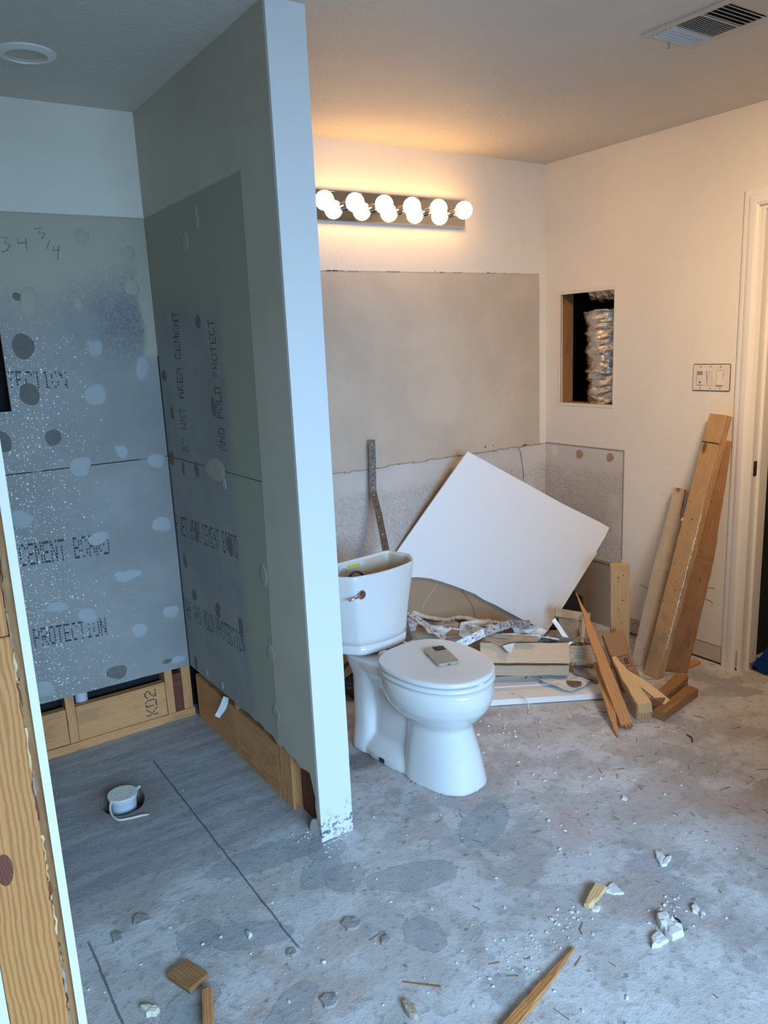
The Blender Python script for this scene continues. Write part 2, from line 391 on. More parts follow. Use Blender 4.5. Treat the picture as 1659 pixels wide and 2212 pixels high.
def lathe(name, prof, m, parent=None, seg=32, smooth=True, mats=None, matf=None):
    bm = bmesh.new(); rings = []
    for r, z in prof:
        rings.append([bm.verts.new((r*math.cos(k*math.tau/seg), r*math.sin(k*math.tau/seg), z)) for k in range(seg)] if r > 1e-6 else [bm.verts.new((0, 0, z))])
    for i in range(len(rings)-1):
        A, B = rings[i], rings[i+1]
        for k in range(seg):
            if len(A) == 1 and len(B) == 1: continue
            if len(A) == 1: bm.faces.new((A[0], B[k], B[(k+1) % seg]))
            elif len(B) == 1: bm.faces.new((A[k], A[(k+1) % seg], B[0]))
            else: bm.faces.new((A[k], A[(k+1) % seg], B[(k+1) % seg], B[k]))
    o = from_bm(name, bm, m, parent, smooth=False, mats=mats)
    if smooth:
        o.data.shade_smooth(); o.data.set_sharp_from_angle(angle=math.radians(40))
    return o

def frame(A, B, n):
    z = (V(B)-V(A)).normalized(); n = V(n); y = (n-z*n.dot(z)).normalized(); x = y.cross(z)
    return Matrix((x, y, z)).transposed().to_4x4(), (V(B)-V(A)).length
def beam(name, A, B, w, t, n, m, label=None, cat='lumber', prof=None, rough=.0015, parent=None, teeth=None, seed=0, group=None, nails=0, holes=0):
    """board with the middle of its face nearest n running from A to B; local z = length, x = width, -y = thickness.
    prof: list of (s, width scale, x shift as a share of w, thickness scale)"""
    Rm, L = frame(A, B, n); bm = bmesh.new(); rnd = random.Random(seed+int(L*997))
    prof = prof or [(0, 1, 0, 1), (1, 1, 0, 1)]
    def P(s):
        for i in range(len(prof)-1):
            a, b = prof[i], prof[i+1]
            if s <= b[0]+1e-9:
                k = (s-a[0])/max(1e-9, b[0]-a[0]); return [a[j]+(b[j]-a[j])*k for j in (1, 2, 3)]
        return prof[-1][1:]
    N = max(2, int(L/.04)); S = sorted(set([i/N for i in range(N+1)]+[p[0] for p in prof]))
    rings = []
    c = min(.0025, w*.1, t*.1)
    for s in S:
        ws, xo, ts = P(s); hw = w*ws/2; th = t*ts; x0 = xo*w
        j = lambda: rnd.uniform(-rough, rough)
        e = [(x0-hw+c, 0), (x0+hw-c, 0), (x0+hw, -c), (x0+hw, -th+c), (x0+hw-c, -th), (x0-hw+c, -th), (x0-hw, -th+c), (x0-hw, -c)]
        rings.append([bm.verts.new((a+j(), b+j(), s*L)) for a, b in e])
    for A_, B_ in zip(rings, rings[1:]):
        for k in range(8): bm.faces.new((A_[k], A_[(k+1) % 8], B_[(k+1) % 8], B_[k]))
    bm.faces.new(rings[0][::-1]); bm.faces.new(rings[-1])
    if teeth:
        for end, cnt, ln in teeth:
            ws, xo, ts = P(end); hw = w*ws/2
            for k in range(cnt):
                cx = xo*w-hw+(k+.5)*2*hw/cnt; q = hw/cnt*.95; l = ln*rnd.uniform(.3, 1)*(1 if end else -1); z0 = end*L-(.002 if end else -.002)
                yy = -t*ts*rnd.uniform(.15, .75); b0 = [bm.verts.new((cx+a, b, z0)) for a, b in ((-q, -.001), (q, -.001), (q, -t*ts+.001), (-q, -t*ts+.001))]
                tip = bm.verts.new((cx+rnd.uniform(-q, q), yy, z0+l))
                for i in range(4): bm.faces.new((b0[i], b0[(i+1) % 4], tip))
                bm.faces.new(b0[::-1])
    me_o = from_bm(name, bm, m)
    mw = Matrix.Translation(V(A)) @ Rm
    place(me_o, mw, parent)
    if label: tag(me_o, label, cat, group)
    for k in range(holes):                                  # nail holes in the face
        s = rnd.uniform(.08, .92)*L; x = rnd.uniform(-.33, .33)*w; hb = bmesh.new()
        bmesh.ops.create_circle(hb, cap_ends=True, radius=rnd.uniform(.0018, .003), segments=8)
        h = from_bm('nail_hole', hb, M_CRACK, me_o); h.location = (x, .0006+rough, s); h.rotation_euler = (-math.pi/2, 0, 0)
    for k in range(nails):
        s = rnd.uniform(.1, .9)*L; sd = rnd.choice((-1, 1)); x = sd*w/2; ln = rnd.uniform(.015, .04)
        a = V((x*.96, -t*rnd.uniform(.2, .8), s)); b = a+V((sd*ln, rnd.uniform(-.3, .3)*ln, rnd.uniform(-.4, .4)*ln))
        c_ = b+V((sd*ln*.2, 0, -ln*.3))
        o = tube('nail', [a, b, c_], .0014, M_NAIL, me_o, 6)
    return me_o

# 5 x 7 ink-jet letters
FONT = {'C': '01110 10001 10000 10000 10000 10001 01110', 'E': '11111 10000 10000 11110 10000 10000 11111', 'M': '10001 11011 10101 10101 10001 10001 10001',
 'N': '10001 11001 11001 10101 10011 10011 10001', 'T': '11111 00100 00100 00100 00100 00100 00100', 'B': '11110 10001 10001 11110 10001 10001 11110',
 'O': '01110 10001 10001 10001 10001 10001 01110', 'A': '01110 10001 10001 11111 10001 10001 10001', 'R': '11110 10001 10001 11110 10100 10010 10001',
 'D': '11110 10001 10001 10001 10001 10001 11110', 'P': '11110 10001 10001 11110 10000 10000 10000', 'I': '01110 00100 00100 00100 00100 00100 01110',
 'L': '10000 10000 10000 10000 10000 10000 11111', 'W': '10001 10001 10001 10101 10101 11011 10001', '2': '01110 10001 00001 00110 01000 10000 11111',
 '"': '01010 01010 00000 00000 00000 00000 00000', 'F': '11111 10000 10000 11110 10000 10000 10000', '3': '11110 00001 00001 01110 00001 00001 11110',
 '4': '00010 00110 01010 10010 11111 00010 00010', '/': '00001 00001 00010 00100 01000 10000 10000', ' ': '', '1': '00100 01100 00100 00100 00100 00100 01110', 'K': '10001 10010 10100 11000 10100 10010 10001'}
def stencil(parent, text, A, B, up, n, m, drop=.12, seed=1, name='printed_text'):
    """dotted ink lettering on a plane; A..B baseline, up = letter height vector, n = outward normal"""
    A, B, up, n = V(A), V(B), V(up), V(n); rnd = random.Random(seed); bm = bmesh.new()
    L = B-A; cw = L/(len(text)*6-1); rh = up/7
    for i, ch in enumerate(text):
        rows = FONT.get(ch, '').split()
        for r, row in enumerate(rows):
            for c, v in enumerate(row):
                if v == '1' and rnd.random() > drop:
                    o = A+cw*(i*6+c)+rh*(6-r)+n*.0006
                    a, b = cw*.92, rh*.74
                    bm.faces.new([bm.verts.new(q) for q in (o, o+a, o+a+b, o+b)])
    return from_bm(name, bm, m, parent, norm=False)
def dab(parent, P, rx, rz, ax, m, seed, h=.0022, tail=None, name='compound_patch'):
    """smear of dried compound on the plane whose normal is -ax"""
    P = V(P); rnd = random.Random(seed); bm = bmesh.new(); N = 26
    e1 = V((1, 0, 0)) if ax == 1 else V((0, -1, 0)); e2 = V((0, 0, 1)); n = V((0, -1, 0)) if ax == 1 else V((-1, 0, 0))
    ph = [rnd.uniform(0, 6.28) for _ in range(3)]; am = [rnd.uniform(.04, .13), rnd.uniform(.02, .08), .03]; rings = []
    for s, hh in ((1, .0002), (.93, h*.8), (.6, h), (.25, h*.9)):
        R = []
        for k in range(N):
            t = k*math.tau/N; q = 1+sum(am[j]*math.sin((j+2)*t+ph[j]) for j in range(3))
            if tail and abs(((t-tail+math.pi) % math.tau)-math.pi) < .3: q *= 1.5
            R.append(bm.verts.new(P+e1*rx*q*s*math.cos(t)+e2*rz*q*s*math.sin(t)+n*hh))
        rings.append(R)
    for a, b in zip(rings, rings[1:]):
        for k in range(N): bm.faces.new((a[k], a[(k+1) % N], b[(k+1) % N], b[k]))
    bm.faces.new(rings[-1])
    o = from_bm(name, bm, m, parent, smooth=True, norm=False); return o

# ================================================================== the setting
H, XP, XPR, YE, YS, YV, XR = 2.44, 1.024, 1.14, 1.981, 3.104, 3.1224, 3.1953
# floor with the drain hole
bm = bmesh.new(); hc = V((.573, 2.632)); N = 40; ring = []
for k in range(N):
    t = k*math.tau/N; ring.append(bm.verts.new((hc.x+.076*math.cos(t)*(1+.04*math.sin(3*t)), hc.y+.096*math.sin(t)*(1+.05*math.sin(2*t+1)), 0)))
low = [bm.verts.new((v.co.x*1.0, v.co.y, -.16)) for v in ring]
sq = []
for k in range(N):
    t = k*math.tau/N; c, s = math.cos(t), math.sin(t); q = .3/max(abs(c), abs(s)); sq.append(bm.verts.new((hc.x+c*q, hc.y+s*q, 0)))
for k in range(N):
    j = (k+1) % N; bm.faces.new((sq[k], sq[j], ring[j], ring[k])); bm.faces.new((ring[k], ring[j], low[j], low[k]))
bm.faces.new(low)
xs = [-1.4, hc.x-.3, hc.x+.3, 5.0]; ys = [-2.1, hc.y-.3, hc.y+.3, 3.4]
for i in range(3):
    for j in range(3):
        if i == 1 and j == 1: continue
        bm.faces.new([bm.verts.new(p) for p in ((xs[i], ys[j], 0), (xs[i+1], ys[j], 0), (xs[i+1], ys[j+1], 0), (xs[i], ys[j+1], 0))])
bmesh.ops.remove_doubles(bm, verts=bm.verts, dist=.0001)
bmesh.ops.recalc_face_normals(bm, faces=bm.faces)
floor = from_bm('floor', bm, M_FLOOR, norm=False); tag(floor, kind='structure')
if floor.data.polygons[-1].normal.z < 0: floor.data.flip_normals()
slab = box('trim_1', -1.4, 5.0, -2.1, 3.4, -.30, -.17, M_BLACK); tag(slab, kind='structure')
ceiling = box('ceiling', -1.4, 5.0, -2.1, 3.4, H, H+.08, P_CEIL); tag(ceiling, kind='structure')

# ---- back wall
wall_back = box('wall_back', -1.4, 5.0, 3.215, 3.40, 0, H, M_BLACK); tag(wall_back, kind='structure')
# vanity side drywall layers
def ragged(pts_fn, n): return [pts_fn(i/n) for i in range(n+1)]
box('painted_drywall', XPR-.06, XR+.02, YV-.0014, YV+.012, 1.888, H, P_WALL, wall_back)
box('painted_strip', 3.150, XR+.02, YV-.0014, YV+.012, .972, 1.888, P_WALL, wall_back)
box('bare_drywall', XPR-.06, 3.150, YV, YV+.012, .972, 1.888, P_BARE, wall_back)
box('stained_drywall', XPR-.06, XR+.02, YV+.0005, YV+.012, .10, .972, P_ADH, wall_back)
boxes('drywall_cavity_board', [(XPR-.06, XR+.02, YV+.03, YV+.04, 0, .12)], M_KRAFT, wall_back)
# ragged cut lines above and below the old mirror
bm = bmesh.new(); rnd = random.Random(4); x = 1.82
while x < 3.12:
    l = rnd.uniform(.02, .09)
    if rnd.random() < .5 or x < 1.87: box_bm(bm, x, x+l, YV-.0018, YV, 1.886+rnd.uniform(-.001, .001), 1.8885+rnd.uniform(0, .002))
    x += l+rnd.uniform(.01, .06)
from_bm('torn_cut_line', bm, M_TAPE, wall_back)
boxes('cut_slot', [(1.83, 1.852, YV-.002, YV, 1.886, 1.890), (1.858, 1.885, YV-.002, YV, 1.8865, 1.8905), (2.78, 2.786, YV-.002, YV, 1.888, 1.894), (2.44, 2.444, YV-.002, YV, 1.888, 1.892)], M_CRACK, wall_back)
bm = bmesh.new(); x = 1.80
while x < 3.14:
    l = rnd.uniform(.03, .10); z = .971+rnd.uniform(-.003, .004)
    box_bm(bm, x, x+l, YV-.0022, YV+.001, z-.003, z+.002); x += l*.9
from_bm('torn_joint_line', bm, M_TAPE, wall_back)
boxes('screw_hole', [(2.742, 2.750, YV-.001, YV+.001, .992, 1.0), (2.80, 2.806, YV-.001, YV+.001, .995, 1.0), (3.02, 3.05, YV-.0024, YV, .972, .977)], M_CRACK, wall_back)
pc = at(1123, 970, 1, YV); pd = at(1130, 1035, 1, YV)
tube('drywall_crack', spline([pc+V((-.02, -.001, 0)), pc+V((0, -.001, -.008)), pd+V((0, -.001, .04)), pd+V((0, -.001, 0))], 4), .0012, M_CRACK, wall_back, 6)

# shower side: framing behind the cement board
FY = YS+.0127
def stud(x0, x1, z0, z1, y0, y1, name, m, par): 
    bm = bmesh.new(); w_, d_, h_ = x1-x0, y1-y0, z1-z0
    box_bm(bm, -w_/2, w_/2, -d_/2, d_/2, 0, h_, .001)
    o = from_bm(name, bm, m); o.location = ((x0+x1)/2, (y0+y1)/2, z0); o.parent = par; return o
def hblock(x0, x1, z0, z1, y0, y1, name, m, par, along='x'):
    """lying piece whose grain runs along the wall"""
    bm = bmesh.new(); L_ = (x1-x0) if along == 'x' else (y1-y0); t_ = (y1-y0) if along == 'x' else (x1-x0)
    box_bm(bm, -(z1-z0)/2, (z1-z0)/2, -t_/2, t_/2, -L_/2, L_/2, .0015)
    o = from_bm(name, bm, m); o.location = ((x0+x1)/2, (y0+y1)/2, (z0+z1)/2)
    o.rotation_euler = (0, math.pi/2, 0) if along == 'x' else (math.pi/2, 0, math.pi/2)
    if along != 'x':
        o.rotation_euler = Matrix(((0, 1, 0), (0, 0, 1), (1, 0, 0))).to_euler()
    o.parent = par; return o
for a, b in ((.508, .542), (.912, .945), (.985, 1.024)): stud(a, b, .038, H-.01, FY, FY+.085, 'stud', W_FRAME, wall_back)
stud(.14, .178, .038, H-.01, FY, FY+.085, 'stud', W_FRAME, wall_back)
hblock(.13, 1.03, 0, .036, FY-.002, FY+.085, 'bottom_plate', W_FRAME, wall_back)
b1 = hblock(.544, .910, .038, .186, FY+.001, FY+.039, 'blocking', W_FRAME, wall_back)
hblock(.18, .506, .038, .186, FY+.003, FY+.04, 'blocking', W_FRAME, wall_back)
hblock(.947, .983, .038, .210, FY+.004, FY+.042, 'blocking', W_RED, wall_back)
stencil(wall_back, 'KD2', (.868, FY, .055), (.868, FY, .17), (-.05, 0, 0), (0, -1, 0), M_INK, .1, 5, 'grade_stamp')
pipe = tube('drain_pipe', [(.582, FY+.062, .0), (.582, FY+.062, .6)], .026, M_PVC, wall_back, 20)
# cement boards of the back wall, the upper with the valve cut-out
BY0, BY1 = YS, YS+.0127
boxes('cement_board', [(.12, .20, BY0, BY1, 1.152, 2.066), (.20, .466, BY0, BY1, 1.152, 1.379), (.20, .466, BY0, BY1, 1.74, 2.066), (.466, 1.0235, BY0, BY1, 1.152, 2.066)], B_BACK, wall_back)
upper_back = wall_back.children[-1] if wall_back.children else wall_back
upper_back = [o for o in wall_back.children if o.name.startswith('cement_board')][0]
pts = [(.12, BY0, 1.1485), (1.0235, BY0, 1.1485)]
for i in range(31):
    x = 1.0235-(1.0235-.12)*i/30; z = .2385+.010*(1.0235-x)/.6*.6+noise.noise(V((x*14, 0, 0)))*.0025
    pts.append((x, BY0, z))
lower_back = prism('cement_board', pts, (0, .0127, 0), B_BACK, wall_back)
box('painted_drywall', .12, XP, YS-.0012, YS+.0127, 2.066, H, P_SMOOTH, wall_back)
bm = bmesh.new(); x = .40
while x < 1.02: 
    l = random.uniform(.03, .08); box_bm(bm, x, min(1.02, x+l), YS-.002, YS-.001, 2.063+random.uniform(0, .003), 2.068); x += l
from_bm('paint_edge', bm, M_DABT, wall_back)
for k, (px_, py_, rx, rz, kind) in enumerate([(207,753,15,18,'l'),(207,853,20,27,'l'),(308,795,14,27,'g'),(174,1008,21,23,'l'),(265,977,12,14,'l'),(338,995,17,18,'l'),
    (50,748,23,27,'d'),(64,852,20,25,'d'),(115,945,15,20,'d'),(8,955,14,25,'d'),(45,1122,22,22,'l'),(213,1163,21,16,'l'),(278,1244,24,14,'l'),(350,1133,20,18,'l'),
    (124,1312,21,13,'l'),(190,1331,19,19,'l'),(370,1322,15,17,'g'),(302,1362,17,16,'l'),(95,1490,20,20,'g'),(385,1425,14,10,'l'),(253,1452,20,17,'d'),
    (38,641,9,10,'d'),(176,512,16,18,'t'),(276,548,15,16,'t'),(168,655,9,16,'t'),(285,620,14,20,'t'),(62,650,18,30,'t'),(362,1428,10,6,'d')]):
    P = at(px_, py_, 1, YS); s = depth_of(P)/FPX
    par = upper_back if P.z > 1.15 else lower_back
    m_ = {'l': M_DAB, 'd': M_DABD, 't': M_DABT, 'g': M_DABD if False else M_DAB}[kind]
    dab(par, P, rx*s*1.08, rz*s*.92, 1, m_, 20+k, .0008 if kind == 'd' else .0022, tail=(2.4 if kind == 'l' and k % 4 == 0 else None))
NB = (0, -1, 0)
pb = lambda x, y: at(x, y, 1, YS)
stencil(lower_back, 'CEMENT BOARD', pb(46, 1224), pb(238, 1196), V((0, 0, .088)), NB, M_INK, .16, 1)
stencil(lower_back, 'PROTECTION', pb(76, 1398), pb(232, 1371), V((0, 0, .076)), NB, M_INK, .10, 2)
stencil(upper_back, 'TECTION', pb(18, 838), pb(147, 838), V((0, 0, .062)), NB, M_INK, .45, 3)
for nm, a, b in (('3', (12, 538), 24), ('4', (42, 536), 20), ('3', (78, 522), 20), ('/', (98, 540), 22), ('4', (120, 560), 22)):
    pass
def pencil(P):
    tube('pencil_mark', [pb(*q)+V((0, -.0012, 0)) for q in P], .0011, M_INKF, upper_back, 4)
pencil([(2,512),(16,514),(10,524),(22,530),(14,542),(4,544)]); pencil([(38,514),(38,526),(56,524)]); pencil([(55,514),(58,540)])
pencil([(74,495),(88,492),(82,503),(98,504),(90,516)]); pencil([(108,518),(100,538)]); pencil([(116,532),(114,542),(128,540)]); pencil([(127,530),(124,562)])
# black open corner joint
box('corner_gap', XP-.0035, XP-.0002, YS-.0045, YS-.0005, .24, 1.552, M_CRACK, wall_back)

# ---- partition wall
wall_partition = box('wall_partition', XPR-.0127, XPR, YE+.012, YV, .0, H, P_WALL); tag(wall_partition, kind='structure')
T = .0127
def side_prism(name, yz, x, m, par, th=T): return prism(name, [(x, a, b) for a, b in yz], (th, 0, 0), m, par)
bot = [(3.10, .239), (3.02, .241), (2.90, .240), (2.78, .246), (2.66, .247), (2.55, .243), (2.50, .249), (2.44, .244), (2.40, .25), (2.36, .240), (2.30, .243), (2.262, .222)]
side_up = side_prism('cement_board', [(3.104, 1.152), (3.104, 2.066), (2.203, 2.066), (2.222, 1.152)], XP, B_SIDE, wall_partition)
side_low = side_prism('cement_board', [(3.104, 1.149), (2.222, 1.149), (2.258, .23)]+[(a, b) for a, b in reversed(bot)], XP, B_SIDE, wall_partition)
side_prism('painted_drywall', [(3.104, 2.066), (3.104, H), (YE, H), (YE, .02), (1.995, .03), (2.004, .07), (2.012, .115), (2.008, .15), (2.022, .19), (2.034, .225), (2.06, .222), (2.096, .215), (2.13, .228), (2.18, .226), (2.22, .24), (2.25, .225), (2.258, .24), (2.222, 1.15), (2.203, 2.066)], XP-.001, P_PART, wall_partition, T+.001)
side_prism('drywall_remnant', [(1.984, .0), (1.984, .055), (2.0, .07), (2.03, .062), (2.05, .045), (2.062, .02), (2.065, .0)], XP+.0005, M_GYP, wall_partition)
prism('end_face', [(XP-.0012, YE-.0005, .003), (XPR, YE-.0005, .0), (XPR, YE-.0005, H), (XP-.0012, YE-.0005, H)], (0, .0125, 0), P_END, wall_partition)
FX = XP+T
hblock(FX, FX+.038, .0, .200, 2.665, 3.085, 'blocking', W_FRAME, wall_partition, 'y')
hblock(FX, FX+.038, .0, .205, 2.300, 2.640, 'blocking', W_FRAME, wall_partition, 'y')
for a, b in ((2.642, 2.663), (2.262, 2.298), (2.20, 2.26), (1.996, 2.03)): stud(FX, FX+.089, .0, H-.01, a, b, 'stud', W_FRAME, wall_partition)
stud(FX+.03, FX+.088, .0, H-.01, 2.10, 2.185, 'stud', W_RED, wall_partition)
for k, (px_, py_, rx, rz, kind) in enumerate([(355,812,7,14,'b'),(372,892,6,14,'d'),(372,990,8,15,'b'),(396,1013,4,16,'d'),(425,1014,7,17,'d'),(400,1212,6,17,'d'),(420,1285,8,14,'d'),
    (471,1318,8,18,'d'),(521,1354,8,20,'d'),(570,1243,11,22,'t'),(585,1411,11,19,'t'),(597,1538,9,18,'t'),(464,1014,32,26,'t'),(484,1045,6,14,'l'),(428,695,9,14,'d'),(462,880,7,22,'d'),
    (497,1180,9,22,'d'),(425,1150,7,20,'d'),(424,1432,6,14,'d'),(447,1454,4,8,'l'),(480,1480,4,10,'l'),(424,470,7,26,'t'),(400,520,9,22,'t')]):
    P = at(px_, py_, 0, XP); s = depth_of(P)/FPX
    if P.y < 2.222: continue
    par = side_up if P.z > 1.15 else side_low
    dab(par, P, rx*s*1.75, rz*s*1.0, 0, {'l': M_DAB, 'd': M_DABD, 't': M_DABT, 'b': M_DABB}[kind], 60+k, .001 if kind == 'd' else .002)
NS = (-1, 0, 0); ps = lambda x, y: at(x, y, 0, XP)
stencil(side_low, 'R WET AREA CEMENT BOARD', ps(382, 1152), ps(516, 1207), V((0, 0, .085)), NS, M_INKF, .15, 4)
stencil(side_low, 'FIRE AND MOLD PROTECTION', ps(397, 1326), ps(530, 1412), V((0, 0, .078)), NS, M_INKF, .2, 5)
stencil(side_up, '2" WET AREA CEMENT', ps(407, 978), ps(383, 672), V((0, .062, 0)), NS, M_INKF, .12, 6)
stencil(side_up, 'AND MOLD PROTECT', ps(489, 975), ps(462, 690), V((0, .055, 0)), NS, M_INKF, .12, 7)

# ---- right wall
XI = XR
ww = boxes('wall_right', [(XI, XI+T, 3.008, YV+.1, .972, H), (XI, XI+T, 2.652, 3.008, 1.770, H), (XI, XI+T, 2.652, 3.008, .972, 1.201), (XI, XI+T, 1.905, 2.652, .972, H),
    (XI, XI+T, 1.905, 2.575, .095, .972), (XI, XI+T, 1.08, 1.905, 2.05, H), (XI, XI+T, -1.9, 1.08, 0, H), (XI+T, XI+.13, 1.08, 1.905, 2.05, H),
    (XI+T, XI+.13, -1.9, 1.08, 0, H)], P_WALL); tag(ww, kind='structure'); wall_right = ww
box('stained_drywall', XI+.002, XI+.014, 2.575, YV+.1, .0, .972, P_ADH, wall_right)
box('bare_drywall', XI+.003, XI+.014, 1.905, 2.575, .012, .095, P_BARE, wall_right)
boxes('torn_paint_edge', [(XI-.0012, XI+.002, 2.571, 2.577, .40, .975), (XI-.0012, XI+.002, 2.575, 3.12, .970, .9755)], M_TAPE, wall_right)
boxes('wall_core', [(XI+.118, XI+.13, 1.905, 3.2, 0, H), (XI+T, XI+.118, 1.905, 1.943, 0, H)], M_BLACK, wall_right)
for px_, py_, rx, rz, m_ in ((1197, 974, 9, 12, P_SMOOTH), (1252, 981, 9, 9, M_KRAFT), (1318, 988, 9, 9, M_KRAFT)):
    P = at(px_, py_, 0, XI+.002); s = depth_of(P)/FPX; dab(wall_right, P, rx*s*1.2, rz*s, 0, m_, int(px_), .0012)
boxes('board_edge', [(XI-.004, XI+.002, 2.6, 3.10, .356, .368)], M_TAPE, wall_right)
# rim and inside of the duct opening
R0, R1, Z0, Z1 = 2.644, 3.028, 1.185, 1.790
boxes('opening_rim', [(XI-.002, XI+.004, 3.008, R1, Z0, Z1), (XI-.002, XI+.004, R0, 2.653, Z0, Z1), (XI-.002, XI+.004, 2.653, 3.008, 1.772, Z1), (XI-.002, XI+.004, 2.653, 3.008, Z0, 1.201)], P_SMOOTH, wall_right)
stud(XI+T, XI+.1, 1.0, 2.2, 3.012, 3.05, 'stud', W_BROWN, wall_right)
b = hblock(XI+T, XI+.11, 1.165, 1.200, 2.60, 3.02, 'bottom_plate', W_BROWN, wall_right, 'y')
# keep the cavity deep: its back lies 35 cm behind the drywall
for o in [o for o in wall_right.children if o.name.startswith('wall_core')]: bpy.data.objects.remove(o)
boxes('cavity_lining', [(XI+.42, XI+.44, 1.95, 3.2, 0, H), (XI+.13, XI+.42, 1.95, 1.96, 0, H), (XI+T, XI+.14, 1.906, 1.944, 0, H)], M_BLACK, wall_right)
# foil duct
def foil_tube(name, A, B, r, seed, parent=None, sq=1.):
    A, B = V(A), V(B); ax = (B-A).normalized(); L = (B-A).length; a = ax.orthogonal().normalized(); b = ax.cross(a)
    bm = bmesh.new(); NU, NV = 64, int(L/.005); rings = []
    for j in range(NV+1):
        s = j/NV*L; R = []
        for i in range(NU):
            t = i*math.tau/NU; u = math.cos(t), math.sin(t)
            q = noise.noise(V((u[0]*1.2, u[1]*1.2, s*42+seed))); q2 = noise.noise(V((u[0]*4, u[1]*4, s*75+seed))); q3 = noise.noise(V((0, seed, s*14)))
            rr = r*(1+.10*q+.05*q2+.08*q3)
            R.append(bm.verts.new(A+ax*(s+.012*noise.noise(V((u[0]*3, u[1]*3, s*8))))+(a*u[0]+b*u[1])*rr))
        rings.append(R)
    for A_, B_ in zip(rings, rings[1:]):
        for i in range(NU): bm.faces.new((A_[i], A_[(i+1) % NU], B_[(i+1) % NU], B_[i]))
    bm.faces.new(rings[0][::-1]); bm.faces.new(rings[-1])
    o = from_bm(name, bm, M_FOIL, parent, smooth=True); return o
duct = foil_tube('foil_duct', (XI+.165, 2.775, 1.201), (XI+.160, 2.80, 1.68), .138, 3)
tag(duct, 'silver foil flexible duct standing upright inside the wall opening', 'duct')
duct2 = foil_tube('foil_duct', (XI+.13, 2.60, 1.80), (XI+.16, 2.90, 1.785), .068, 9)
tag(duct2, 'crumpled foil duct lying across the top of the wall opening', 'duct')

# switch plate
sw = empty('switch_plate', (XI, 2.1005, 1.346)); tag(sw, 'white three-gang switch plate on the right wall beside the door casing', 'switch')
bm = bmesh.new(); box_bm(bm, -.006, 0, -.0925, .0925, -.060, .060, .003); from_bm('plate', bm, M_SWITCH, sw)
for i, y in enumerate((.052, .002, -.046)):
    if i == 0:
        bm = bmesh.new(); box_bm(bm, -.010, -.005, y-.017, y+.017, -.034, .034, .002); r_ = from_bm('sensor_switch', bm, M_SWITCH, sw)
        box('sensor_window', -.0112, -.0098, y-.013, y+.013, .012, .028, M_SWG, r_); box('sensor_button', -.0116, -.0098, y-.003, y+.003, -.024, -.018, M_CRACK, r_)
    else:
        bm = bmesh.new(); box_bm(bm, -.009, -.005, y-.017, y+.017, -.034, .034, .0015)
        v = [q for q in bm.verts if q.co.x < -.008]
        for q in v: q.co.x -= .004*(q.co.z/.034)*(1 if i == 1 else -1)
        from_bm('rocker', bm, M_SWITCH, sw)
    for z in (.048, -.048): box('screw', -.0068, -.0058, y-.003, y+.003, z-.003, z+.003, M_SWG, sw)

# door casing, jamb, dark room beyond
d1 = empty('door_1', (XI, 1.905, 0)); tag(d1, kind='structure')
def casing_profile(): return [(0, -.058), (-.008, -.058), (-.010, -.050), (-.010, -.040), (-.014, -.036), (-.017, -.026), (-.018, -.012), (-.015, -.004), (-.012, .0), (0, .0)]
bm = bmesh.new(); prof = [(x, y) for x, y in casing_profile()]   # (x out of the wall, distance from the opening)
A_ = [bm.verts.new((x, .008-y*1.15, 0)) for x, y in prof]; B_ = [bm.verts.new((x, .008-y*1.15, 2.045-y*1.15)) for x, y in prof]; C_ = [bm.verts.new((x, -.833+y*1.15, 2.045-y*1.15)) for x, y in prof]; D_ = [bm.verts.new((x, -.833+y*1.15, 0)) for x, y in prof]
for P_, Q_ in ((A_, B_), (B_, C_), (C_, D_)):
    for k in range(len(prof)-1): bm.faces.new((P_[k], P_[k+1], Q_[k+1], Q_[k]))
from_bm('door_casing', bm, P_TRIM, d1)
box('door_jamb', -.001, .125, -.018, .0, 0, 2.048, P_TRIM, d1); box('door_jamb', -.001, .125, -.825, -.807, 0, 2.048, P_TRIM, d1)
box('head_jamb', -.001, .125, -.807, -.018, 2.03, 2.048, P_TRIM, d1)
box('door_stop', .045, .08, -.030, -.018, 0, 2.03, P_TRIM, d1)
box('strike_plate', .012, .036, -.0200, -.0178, .92, .985, M_NAIL, d1); 
sp = [o for o in d1.children if o.name.startswith('strike_plate')][0]; box('strike_hole', .017, .030, -.0206, -.0196, .94, .965, M_CRACK, sp)
# other walls of the room and of the dark room, plus an added blocker
for nm, b in (('wall_rear', [(-1.4, -.45, -2.0, -1.9, 0, H), (1.65, XI, -2.0, -1.9, 0, H), (-.45, 1.65, -2.0, -1.9, 0, .9), (-.45, 1.65, -2.0, -1.9, 2.12, H)]),
              ('wall_side', [(-1.4, -1.3, -1.9, 3.2, 0, H)]), ('wall_light_block', [(1.86, XI, .55, .66, 0, H)]),  # the short cross wall is added out of view to block window light
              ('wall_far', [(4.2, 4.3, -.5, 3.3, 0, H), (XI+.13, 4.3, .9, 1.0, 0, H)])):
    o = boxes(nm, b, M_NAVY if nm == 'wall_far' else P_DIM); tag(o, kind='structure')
wi = boxes('window_1', [(-.45, -.4, -1.96, -1.9, .9, 2.12), (1.6, 1.65, -1.96, -1.9, .9, 2.12), (-.45, 1.65, -1.96, -1.9, .9, .95), (-.45, 1.65, -1.96, -1.9, 2.07, 2.12)], P_TRIM); tag(wi, kind='structure')

